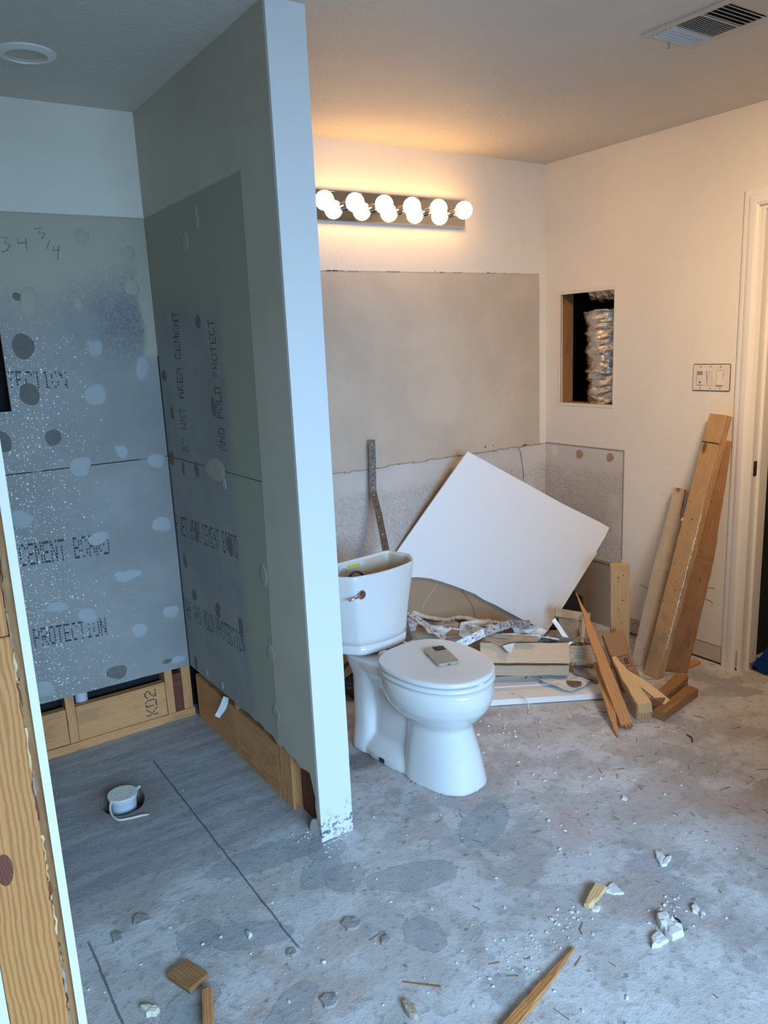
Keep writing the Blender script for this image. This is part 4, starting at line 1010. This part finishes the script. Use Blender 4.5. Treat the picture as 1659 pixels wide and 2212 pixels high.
# metal angles
def angle(name, P, w, m, label, n=(-.5, -.8, .3), holes=True, th=.0015, two=True):
    root = bmesh.new(); pts = [V(p) for p in P]; n = V(n).normalized(); rings = []
    for i, p in enumerate(pts):
        t = (pts[min(i+1, len(pts)-1)]-pts[max(0, i-1)]).normalized(); s = t.cross(n).normalized(); nn = s.cross(t)
        prof_ = [(-w/2, 0), (w/2, 0), (w/2, -th)] + ([(-w/2+th, -th), (-w/2+th, -w*.55), (-w/2, -w*.55)] if two else [(-w/2, -th)])
        rings.append([root.verts.new(p+s*a+nn*b) for a, b in prof_])
    k_ = len(rings[0])
    for a, b in zip(rings, rings[1:]):
        for k in range(k_): root.faces.new((a[k], a[(k+1) % k_], b[(k+1) % k_], b[k]))
    root.faces.new(rings[0][::-1]); root.faces.new(rings[-1])
    o = from_bm(name, root, m); tag(o, label, 'metal strip')
    if holes:
        for a, b in zip(pts, pts[1:]):
            L = (b-a).length; t = (b-a).normalized(); s = t.cross(n).normalized(); nn = s.cross(t)
            for k in range(int(L/.033)):
                hb = bmesh.new(); bmesh.ops.create_circle(hb, cap_ends=True, radius=.0028, segments=8)
                h = from_bm('punched_hole', hb, M_CRACK if k % 3 else M_PAPER, o); Mx = Matrix((s, t, nn)).transposed().to_4x4(); Mx.translation = a+t*(k+.6)*.033+nn*.0012
                h.matrix_basis = Mx
    return o
angle('metal_strap', [at(803, 950, 1, 3.085), at(805, 1000, 1, 3.08), at(806, 1062, 1, 3.07), at(818, 1110, 1, 3.0), at(834, 1190, 1, 2.86), at(862, 1300, 1, 2.72), at(885, 1385, 1, 2.62)], .032, M_STRAP, 'tall bent perforated steel strap rising behind the toilet tank', n=(-.45, -.9, 0), th=.002)
A, B = px2((876, 1318), 3.50, (962, 1380), 3.42)
angle('metal_angle', [A, A.lerp(B, .5), B], .026, M_GALV, 'straight shiny galvanized angle slanting down behind the toilet lid', n=(-.3, -.7, .65))
angle('metal_angle', [dep(985, 1396, 3.42), dep(1046, 1366, 3.46), dep(1100, 1348, 3.52), dep(1146, 1348, 3.60)], .036, M_GALV, 'bent galvanized angle across the pile above the pale offcut', n=(-.2, -.8, .5))
A, B = px2((1196, 1338), 3.62, (1232, 1392), 3.60)
beam('trim_strip', A, B, .022, .01, (-.5, -.8, .3), P_TRIM, 'short white trim strip sloping beneath the white square right edge', cat='trim board', seed=5)
# dark bag and rubble in the corner
def bag(name, c, r, seed, label, flat=.6):
    bm = bmesh.new(); bmesh.ops.create_icosphere(bm, subdivisions=4, radius=1)
    for v in bm.verts:
        p = v.co.copy(); q = 1+.25*noise.noise(p*1.8+V((seed, 0, 0)))+.14*noise.noise(p*5+V((0, seed, 0)))
        v.co = V((p.x*r*q, p.y*r*q*.8, max(-.9, p.z)*r*flat*q))
    o = from_bm(name, bm, M_BAG, None, smooth=True); o.location = c; tag(o, label, 'bag'); return o
bag('bag_or_shade_lump', V((3.02, 2.86, .10)), .15, 3, 'crumpled black plastic bag in the corner right of the white square', .75)
bag('bag_or_shade_lump', V((2.46, 2.76, .06)), .15, 8, 'black plastic bag stuffed beneath the brown-backed wallboard', .45)
bag('bag_or_shade_lump', V((1.72, 2.82, .045)), .10, 5, 'black lump standing for the dark cavity behind the toilet base', .5)  # no bag here: black lump added to draw the cavity's shade
A, B = px2((1200, 1322), 3.86, (1275, 1334), 3.84)
beam('lumber_offcut', A, B, .045, .03, (-.5, -.7, .5), W_GREY, 'grey lumber stick lying across the dark corner rubble', seed=11)
A, B = px2((1262, 1330), 3.80, (1258, 1388), 3.72)
beam('lumber_offcut', A, B, .018, .012, (-.5, -.7, .5), W_GREY, 'thin upright grey stick in the dark corner rubble', seed=12)
sheet('torn_wallboard', [(1206, 1335), (1250, 1340), (1252, 1372), (1232, 1385), (1210, 1362)], 3.82, M_TAPE, 'pale grey wallboard scrap in the dark corner gap', seed=12)
sheet('torn_wallboard', [(1270, 1395), (1296, 1388), (1300, 1400), (1290, 1412), (1274, 1406)], 3.6, M_KRAFT, 'small tan wallboard scrap beside the leaning sliver', seed=13)
# behind the toilet: rubble low on the back wall
A, B = V((1.50, 2.93, .13)), V((1.95, 2.99, .14)); beam('lumber_offcut', A, B, .14, .03, (-.3, -.95, .1), M_KRAFT, 'brown wallboard scrap against the wall behind the black hose ring', cat='wallboard', seed=14, rough=.004)
A, B = V((1.88, 2.86, .06)), V((2.2, 2.95, .06)); beam('lumber_offcut', A, B, .06, .035, (-.3, -.8, .5), W_GREY, 'dusty lumber offcut on the floor behind the toilet', seed=15)
# wire
o = tube('wire_scrap', spline([fl(1108, 1500, .04), fl(1125, 1503, .042), fl(1138, 1515, .035), fl(1143, 1530, .01), fl(1142, 1541, .004)], 6), .0022, M_CORD, None, 8); tag(o, 'thin white wire curling off the edge of the trim board', 'wire')

# ------------------------------------------------------------------ standing lumber
b0 = fl(1356, 1445); top = at(1341, 1226, 1, b0.y); 
A = V((b0.x, b0.y, .0)); 
beam('lumber_post', A+V((-.03, .02, 0)), V((A.x-.045, A.y+.02, top.z)), .086, .040, (-.72, -.69, 0), W_TAN, 'short upright two-by-four full of nail holes', prof=None, seed=20, holes=11)
# weathered one, left of the tall post
A, B = fl(1384, 1440, 0), at(1474, 1056, 0, 3.165)
beam('lumber_post', A, B, .098, .038, (-.9, -.42, .2), W_GREY, 'grey weathered notched board leaning left of the tall post', prof=[(0, .95, 0, 1), (.1, 1.0, 0, 1), (.55, 1.0, 0, 1), (.80, .85, .0, 1), (.86, .6, .12, 1), (1, .55, .14, .9)], seed=21, nails=2, holes=4)
A, B = fl(1404, 1462, 0), at(1551, 895, 0, 3.148)
post = beam('lumber_post', A, B, .090, .042, (-.97, .10, .2), W_POST, 'tallest two-by-four leaning on the wall, plaster along its edges', seed=22, holes=8, prof=[(0, .92, 0, 1), (.9, 1, 0, 1), (1, 1, 0, 1)])
rnd = random.Random(9); L = (B-A).length
for sx, z0, z1 in ((-1, .12, .64), (1, .16, .74)):
    n_ = 90; P_ = [(sx*.0462+rnd.uniform(-.0015, .0015), (-.002 if sx < 0 else -.040)+rnd.uniform(-.002, .002), L*(z0+(z1-z0)*k/n_)) for k in range(n_+1)]
    tube('plaster_ridge', P_, .0026, M_GYP, post, 6, taper=[rnd.uniform(.4, 1.7) for _ in P_])
lb_ = lathe('plaster_lump', [(0, -.012), (.012, -.008), (.015, 0), (.011, .010), (0, .014)], M_GYP, post, 12); lb_.location = (.05, -.02, L*.60)
box('cut_line', -.0455, .0455, -.0005, .0022, L*.895, L*.898, M_CRACK, post)
A, B = fl(1455, 1456, 0)+V((.02, .0, 0)), at(1572, 952, 0, 3.172)
beam('lumber_post', A, B, .105, .034, (-.80, -.58, .2), W_BROWN, 'dark brown board leaning behind and right of the tall post', seed=23, nails=4, holes=6, prof=[(0, .9, 0, 1), (.5, 1, 0, 1), (1, .55, .1, 1)])
# board with the grade stamp
A, B = fl(1372, 1497, 0), dep(1323, 1366, depth_of(fl(1372, 1497))+.10)
gs = beam('lumber_offcut', A, B, .092, .038, (-.55, -.75, .35), W_BROWN, 'brown board with a red grade stamp propped against the upright post', seed=24)
Lg = (B-A).length
tube('grade_stamp', [(-.030, .0022, Lg*.42), (.036, .0022, Lg*.42), (.036, .0022, Lg*.60), (-.030, .0022, Lg*.60)], .0011, M_STAMP, gs, 4, closed=True)
boxes('stamp_print', [(-.022, -.004, .002, .0026, Lg*.46, Lg*.56), (.004, .010, .002, .0026, Lg*.47, Lg*.50), (.014, .030, .002, .0026, Lg*.47, Lg*.49), (.006, .026, .002, .0026, Lg*.53, Lg*.55)], M_STAMP, gs)
# long splintered pieces
A, B = fl(1353, 1562, .028), dep(1243, 1280, 3.66)
beam('wood_sliver', A, B, .050, .030, (-.55, -.6, .5), W_ORANGE, 'long splintered stud leaning on the pile with a frayed foot', prof=[(0, 1, 0, 1), (.35, .95, 0, 1), (.62, .72, -.05, .8), (.66, .78, -.05, .8), (.76, .55, -.1, .6), (.88, .25, -.1, .4), (1, .08, -.05, .2)], teeth=[(0, 7, .03)], seed=25)
A, B = fl(1338, 1592, .006), fl(1292, 1430, .14)
beam('wood_sliver', A, B, .040, .014, (-.5, -.5, .6), W_ORANGE, 'thin dark orange sliver pointing forward beneath the frayed stud', prof=[(0, .12, .15, .4), (.12, .45, .1, .8), (.5, 1, 0, 1), (1, 1, 0, 1)], seed=26)
c1 = fl(1391, 1556, 0); A = V((c1.x, c1.y, .075)); B = dep(1326, 1418, depth_of(c1)+.28)
beam('lumber_offcut', A, B, .058, .055, (-.35, -.2, .9), W_LIGHT, 'pale squared offcut ending in a raised block end', prof=[(0, 1, 0, 1), (.5, .85, 0, .8), (1, .35, 0, .5)], seed=27)
bm = bmesh.new(); box_bm(bm, -.032, .032, -.004, .034, 0, .072, .002); o = from_bm('wood_block', bm, W_POST); o.location = (c1.x+.01, c1.y+.012, 0); o.rotation_euler = (0, 0, -.45); tag(o, 'small plaster-stained wood block standing under the pale offcut', 'lumber')
A = dep(1441, 1517, depth_of(fl(1441, 1540))); B = dep(1344, 1440, depth_of(c1)+.20)
beam('wood_sliver', A, B, .040, .016, (-.3, -.35, .9), W_LIGHT, 'light slat with a pointed far end lying over the dark block', prof=[(0, 1, 0, 1), (.5, 1, 0, 1), (1, .15, .1, .6)], seed=28)
A, B = fl(1416, 1512, .055), fl(1474, 1456, .055)
beam('lumber_offcut', A, B, .052, .055, (0, 0, 1), W_BROWN, 'dark brown squared block behind the floor offcut', seed=29)
A, B = fl(1424, 1535, .040), fl(1496, 1483, .040)
beam('lumber_offcut', A, B, .050, .040, (0, 0, 1), W_BROWN, 'short stud offcut lying flat nearest the camera at right', seed=30, teeth=[(1, 3, .012)])
A, B = fl(1474, 1440, .012), fl(1506, 1426, .012)
beam('lumber_offcut', A, B, .04, .012, (0, 0, 1), W_ORANGE, 'small orange wood scrap on the floor behind the standing boards', seed=31)

# ------------------------------------------------------------------ loose pieces on the open floor
def chip(name, pix, h, m, label, cat='debris', amp=.004, seed=0, dome=1.0):
    """flat-bottomed lump resting on the floor, outline given by floor points"""
    P = [fl(x, y, 0) for x, y in pix]; c = sum(P, V())/len(P); bm = bmesh.new(); N_ = []
    for i in range(len(P)):
        a, b = P[i], P[(i+1) % len(P)]
        for k in range(3): N_.append(a.lerp(b, k/3))
    R_ = []
    for s, z in ((1, 0), (1.0, h*.55), (.9, h*.95), (.45, h*dome)):
        R_.append([bm.verts.new(c+(p-c)*s+V((noise.noise(p*70+V((seed, 0, 0)))*amp, noise.noise(p*70+V((0, seed, 9)))*amp, z+(noise.noise(p*50+V((seed, 3, 0)))*h*.35 if z else .0005)))) for p in N_])
    n_ = len(N_)
    for a, b in zip(R_, R_[1:]):
        for k in range(n_): bm.faces.new((a[k], a[(k+1) % n_], b[(k+1) % n_], b[k]))
    bm.faces.new(R_[0][::-1]); bm.faces.new(R_[-1])
    o = from_bm(name, bm, m); tag(o, label, cat); return o
A, B = fl(1298, 1910, .022), fl(1268, 1953, .020)
beam('wood_chip', A, B, .034, .018, (0, 0, 1), W_LIGHT, 'wedge of pale lumber alone in the middle of the floor', cat='wood chip', prof=[(0, 1, 0, 1), (.5, .8, 0, 1), (1, .4, -.05, .8)], seed=40)
chip('gypsum_flake', [(1306, 1922), (1325, 1908), (1336, 1920), (1348, 1932), (1325, 1934), (1310, 1930)], .006, M_PAPER, 'flat white flake beside the pale lumber wedge')
chip('gypsum_flake', [(1268, 1958), (1280, 1955), (1298, 1962), (1294, 1970), (1280, 1970)], .007, M_GYP, 'crumbled white plaster at the foot of the lumber wedge')
chip('plaster_chunk', [(1418, 1985), (1436, 1978), (1452, 1990), (1474, 2010), (1476, 2024), (1452, 2034), (1434, 2020), (1424, 2004)], .020, M_GYP, 'largest white plaster chunk on the floor at lower right', seed=2)
chip('plaster_chunk', [(1408, 2026), (1424, 2016), (1444, 2036), (1430, 2046), (1408, 2050)], .012, M_GYP, 'triangular plaster piece in front of the largest chunk', seed=3)
o = tube('bent_nail', spline([fl(1440, 1978, .012), fl(1460, 1984, .010), fl(1468, 1990, .008), fl(1477, 2010, .004)], 5), .0026, M_NAIL, None, 8); tag(o, 'dark bent nail lying over the largest plaster chunk', 'nail')
chip('plaster_chunk', [(1494, 1960), (1504, 1956), (1510, 1966), (1506, 1976), (1496, 1972)], .010, M_GYP, 'small round plaster crumb right of the bent nail', seed=4)
chip('plaster_chunk', [(1414, 1842), (1428, 1844), (1440, 1858), (1450, 1852), (1440, 1872), (1430, 1872), (1420, 1862)], .008, M_GYP, 'angular white flake on the floor above the largest chunk', seed=5)
chip('plaster_chunk', [(1345, 1722), (1356, 1724), (1354, 1730), (1343, 1728)], .006, M_PAPER, 'small white rectangle flake in the middle distance', seed=6)
A, B = fl(1092, 2222, .016), fl(1246, 2046, .012)
beam('wood_stick', A, B, .026, .014, (0, 0, 1), W_STUD, 'long pointed wood stick lying at the bottom of the picture', cat='wood chip', prof=[(0, 1, 0, 1), (.3, .95, .05, 1), (.62, .7, .1, .9), (.7, .5, .15, .9), (1, .1, .2, .5)], seed=41)
A, B = fl(382, 2086, .020), fl(430, 2118, .020)
beam('wood_chip', A, B, .062, .018, (0, 0, 1), W_BROWN, 'flat brown wood offcut on the floor at lower left', cat='wood chip', seed=42)
A, B = fl(448, 2134, .028), fl(450, 2225, .028)
beam('wood_chip', A, B, .026, .026, (0, 0, 1), W_ORANGE, 'narrow orange-brown stick cut by the bottom edge', cat='wood chip', seed=43)
chip('plaster_chunk', [(304, 2182), (322, 2178), (344, 2186), (340, 2196), (318, 2198)], .016, M_CORD, 'cream plaster crumb at the bottom left', seed=7)
chip('wood_chip', [(866, 2172), (882, 2166), (898, 2182), (902, 2204), (884, 2200)], .016, W_GREY, 'stubby tan wood chip near the bottom centre', cat='wood chip', seed=8)
A, B = fl(870, 2120, .003), fl(952, 2130, .003); beam('wood_sliver', A, B, .004, .003, (0, 0, 1), W_BROWN, 'hair-thin brown splinter at the bottom centre', cat='wood chip', prof=[(0, .3, 0, 1), (1, 1, 0, 1)], seed=44, rough=.0003)
chip('plaster_chunk', [(532, 2016), (542, 2014), (545, 2024), (538, 2030)], .010, M_PAPER, 'little white crumb on a grey floor patch left of centre', seed=9)
chip('pebble', [(736, 1998), (748, 1984), (770, 1984), (782, 1996), (775, 2008), (752, 2012)], .008, M_PEB, 'low round mortar blister on the pinkish floor patch', seed=10)
chip('pebble', [(690, 2160), (702, 2150), (724, 2150), (732, 2164), (722, 2178), (702, 2180)], .008, M_PEB, 'low round mortar blister near the bottom centre', seed=11)
chip('pebble', [(286, 1984), (300, 1976), (322, 1978), (326, 1990), (300, 2000), (288, 1998)], .007, M_PEB, 'elongated mortar ridge left of centre on the floor', seed=12)
chip('pebble', [(620, 2056), (636, 2052), (644, 2062), (632, 2070), (620, 2066)], .008, M_PEB, 'dark grey mortar crumb below the left grey patch', seed=13)
chip('pebble', [(240, 2022), (256, 2014), (268, 2022), (262, 2036), (246, 2040)], .008, M_PEB, 'rounded mortar lump at the far left of the floor', seed=14)
chip('pebble', [(823, 2030), (838, 2022), (845, 2034), (834, 2046), (824, 2044)], .009, M_PEB, 'rough brown mortar lump below the toilet', seed=15)
chip('pebble', [(1382, 1700), (1392, 1698), (1396, 1704), (1386, 1708)], .006, M_PEB, 'tiny tan crumb on the right side of the floor', seed=16)
o = tube('bent_nail', [fl(1484, 1587, .004), fl(1494, 1593, .004), fl(1496, 1603, .003)], .0024, M_NAIL, None, 8); tag(o, 'small bent nail on the warm floor right of the pile', 'nail')
# fine rubble nobody could count
bm = bmesh.new(); rnd = random.Random(5)
def crumb(x, y, r):
    t = bmesh.ops.create_icosphere(bm, subdivisions=1, radius=r); a = rnd.uniform(.6, 1.8); zz = rnd.uniform(.4, .8); th = rnd.uniform(0, 3.1); c, s = math.cos(th), math.sin(th)
    for v in t['verts']:
        p = v.co*rnd.uniform(.8, 1.2); p.x *= a; v.co = V((x+p.x*c-p.y*s, y+p.x*s+p.y*c, p.z*zz+r*zz*.6))
def scatter(n, x0, x1, y0, y1, r0, r1):
    for _ in range(n):
        x, y = rnd.uniform(x0, x1), rnd.uniform(y0, y1)
        if XP-.02 < x < XPR+.02 and y > YE-.02: continue
        if x < .19 and y > 1.2: continue
        if (x-.573)**2+(y-2.632)**2 < .012: continue
        crumb(x, y, r0+(r1-r0)*rnd.random()**3)
scatter(420, .2, 2.6, .75, 2.0, .0012, .0055); scatter(160, 1.2, 3.1, 1.7, 2.7, .0012, .005); scatter(30, .35, 1.0, 2.1, 3.05, .001, .0025)
for c in ((1.05, 1.965, 26, .05, .004), (1.20, 1.25, 45, .12, .004), (1.40, 1.26, 26, .06, .005), (1.64, 1.13, 25, .05, .006), (1.95, 2.2, 70, .2, .006), (1.0, 2.05, 16, .03, .004), (3.0, 2.2, 60, .2, .005)):
    for _ in range(c[2]): crumb(rnd.gauss(c[0], c[3]*.6), min(rnd.gauss(c[1], c[3]*.5), YE-.012 if abs(c[1]-1.965) < .01 else 9), rnd.uniform(.0015, c[4]))
o = from_bm('plaster_crumbs', bm, M_GYP); tag(o, 'fine white plaster crumbs scattered over the whole concrete floor', 'debris', kind='stuff')
bm = bmesh.new()
for _ in range(85):
    x, y = rnd.uniform(.9, 2.9), rnd.uniform(.8, 2.1)
    if XP-.03 < x < XPR+.03 and y > YE-.05: continue
    a = rnd.uniform(0, 3.14); l = rnd.uniform(.006, .022); d = V((math.cos(a), math.sin(a), 0))*l; q = V((-d.y, d.x, 0)).normalized()*rnd.uniform(.0007, .0016); p = V((x, y, .0003))
    vs = [bm.verts.new(t_) for t_ in (p-d-q, p+d-q*.3, p+d+q*.3, p-d+q)]; vt = [bm.verts.new(v.co+V((0, 0, .0018))) for v in vs]
    bm.faces.new(vt); 
    for i in range(4): bm.faces.new((vs[i], vs[(i+1) % 4], vt[(i+1) % 4], vt[i]))
o = from_bm('wood_splinters', bm, W_BROWN); tag(o, 'tiny brown wood splinters strewn over the right floor', 'debris', kind='stuff')
# blue plastic in the doorway
bm = bmesh.new(); g = {}
for i in range(27):
    for j in range(27):
        x, y = 3.24+i*.024, 1.30+j*.0235
        z = .012+.055*abs(noise.noise(V((x*5, y*5, 0))))+.03*abs(noise.noise(V((x*14, y*14, 2))))
        g[i, j] = bm.verts.new((x+.02*noise.noise(V((y*9, 0, 0))), y+.03*noise.noise(V((x*9, 4, 0))), z))
for i in range(26):
    for j in range(26): bm.faces.new((g[i, j], g[i+1, j], g[i+1, j+1], g[i, j+1]))
o = from_bm('plastic_sheet', bm, M_BLUE, None, smooth=True); tag(o, 'crumpled blue plastic sheet on the floor through the doorway', 'sheet')
# mesh tape scrap hanging from the partition board
P = at(480, 1528, 0, XP-.006)
sheet('tape_scrap', [(483, 1504), (495, 1508), (490, 1530), (474, 1551), (464, 1546), (474, 1526)], depth_of(P)-.01, M_PAPER, 'torn grey mesh tape hanging under the partition board in the shower', cat='tape', th=.0008, amp=.004)

# likenesses share a group
GR = {'lumber_post': 'boards standing against the right wall', 'lumber_offcut': 'lumber offcuts in the demolition pile', 'wood_sliver': 'wood slivers around the pile',
      'torn_wallboard': 'torn wallboard scraps in the pile', 'plaster_chunk': 'plaster bits on the open floor', 'gypsum_flake': 'plaster bits on the open floor', 'pebble': 'mortar lumps on the floor',
      'wood_chip': 'wood chips on the open floor', 'metal_angle': 'galvanized angles in the pile', 'bag_or_shade_lump': 'black plastic bags under the pile', 'drywall_panel': 'wallboard leaning on the back wall', 'foil_duct': 'foil ducts in the wall opening', 'bent_nail': 'bent nails on the floor'}
for o in col.objects:
    if o.parent is None and o.get('category') and o.name.split('.')[0] in GR: o['group'] = GR[o.name.split('.')[0]]
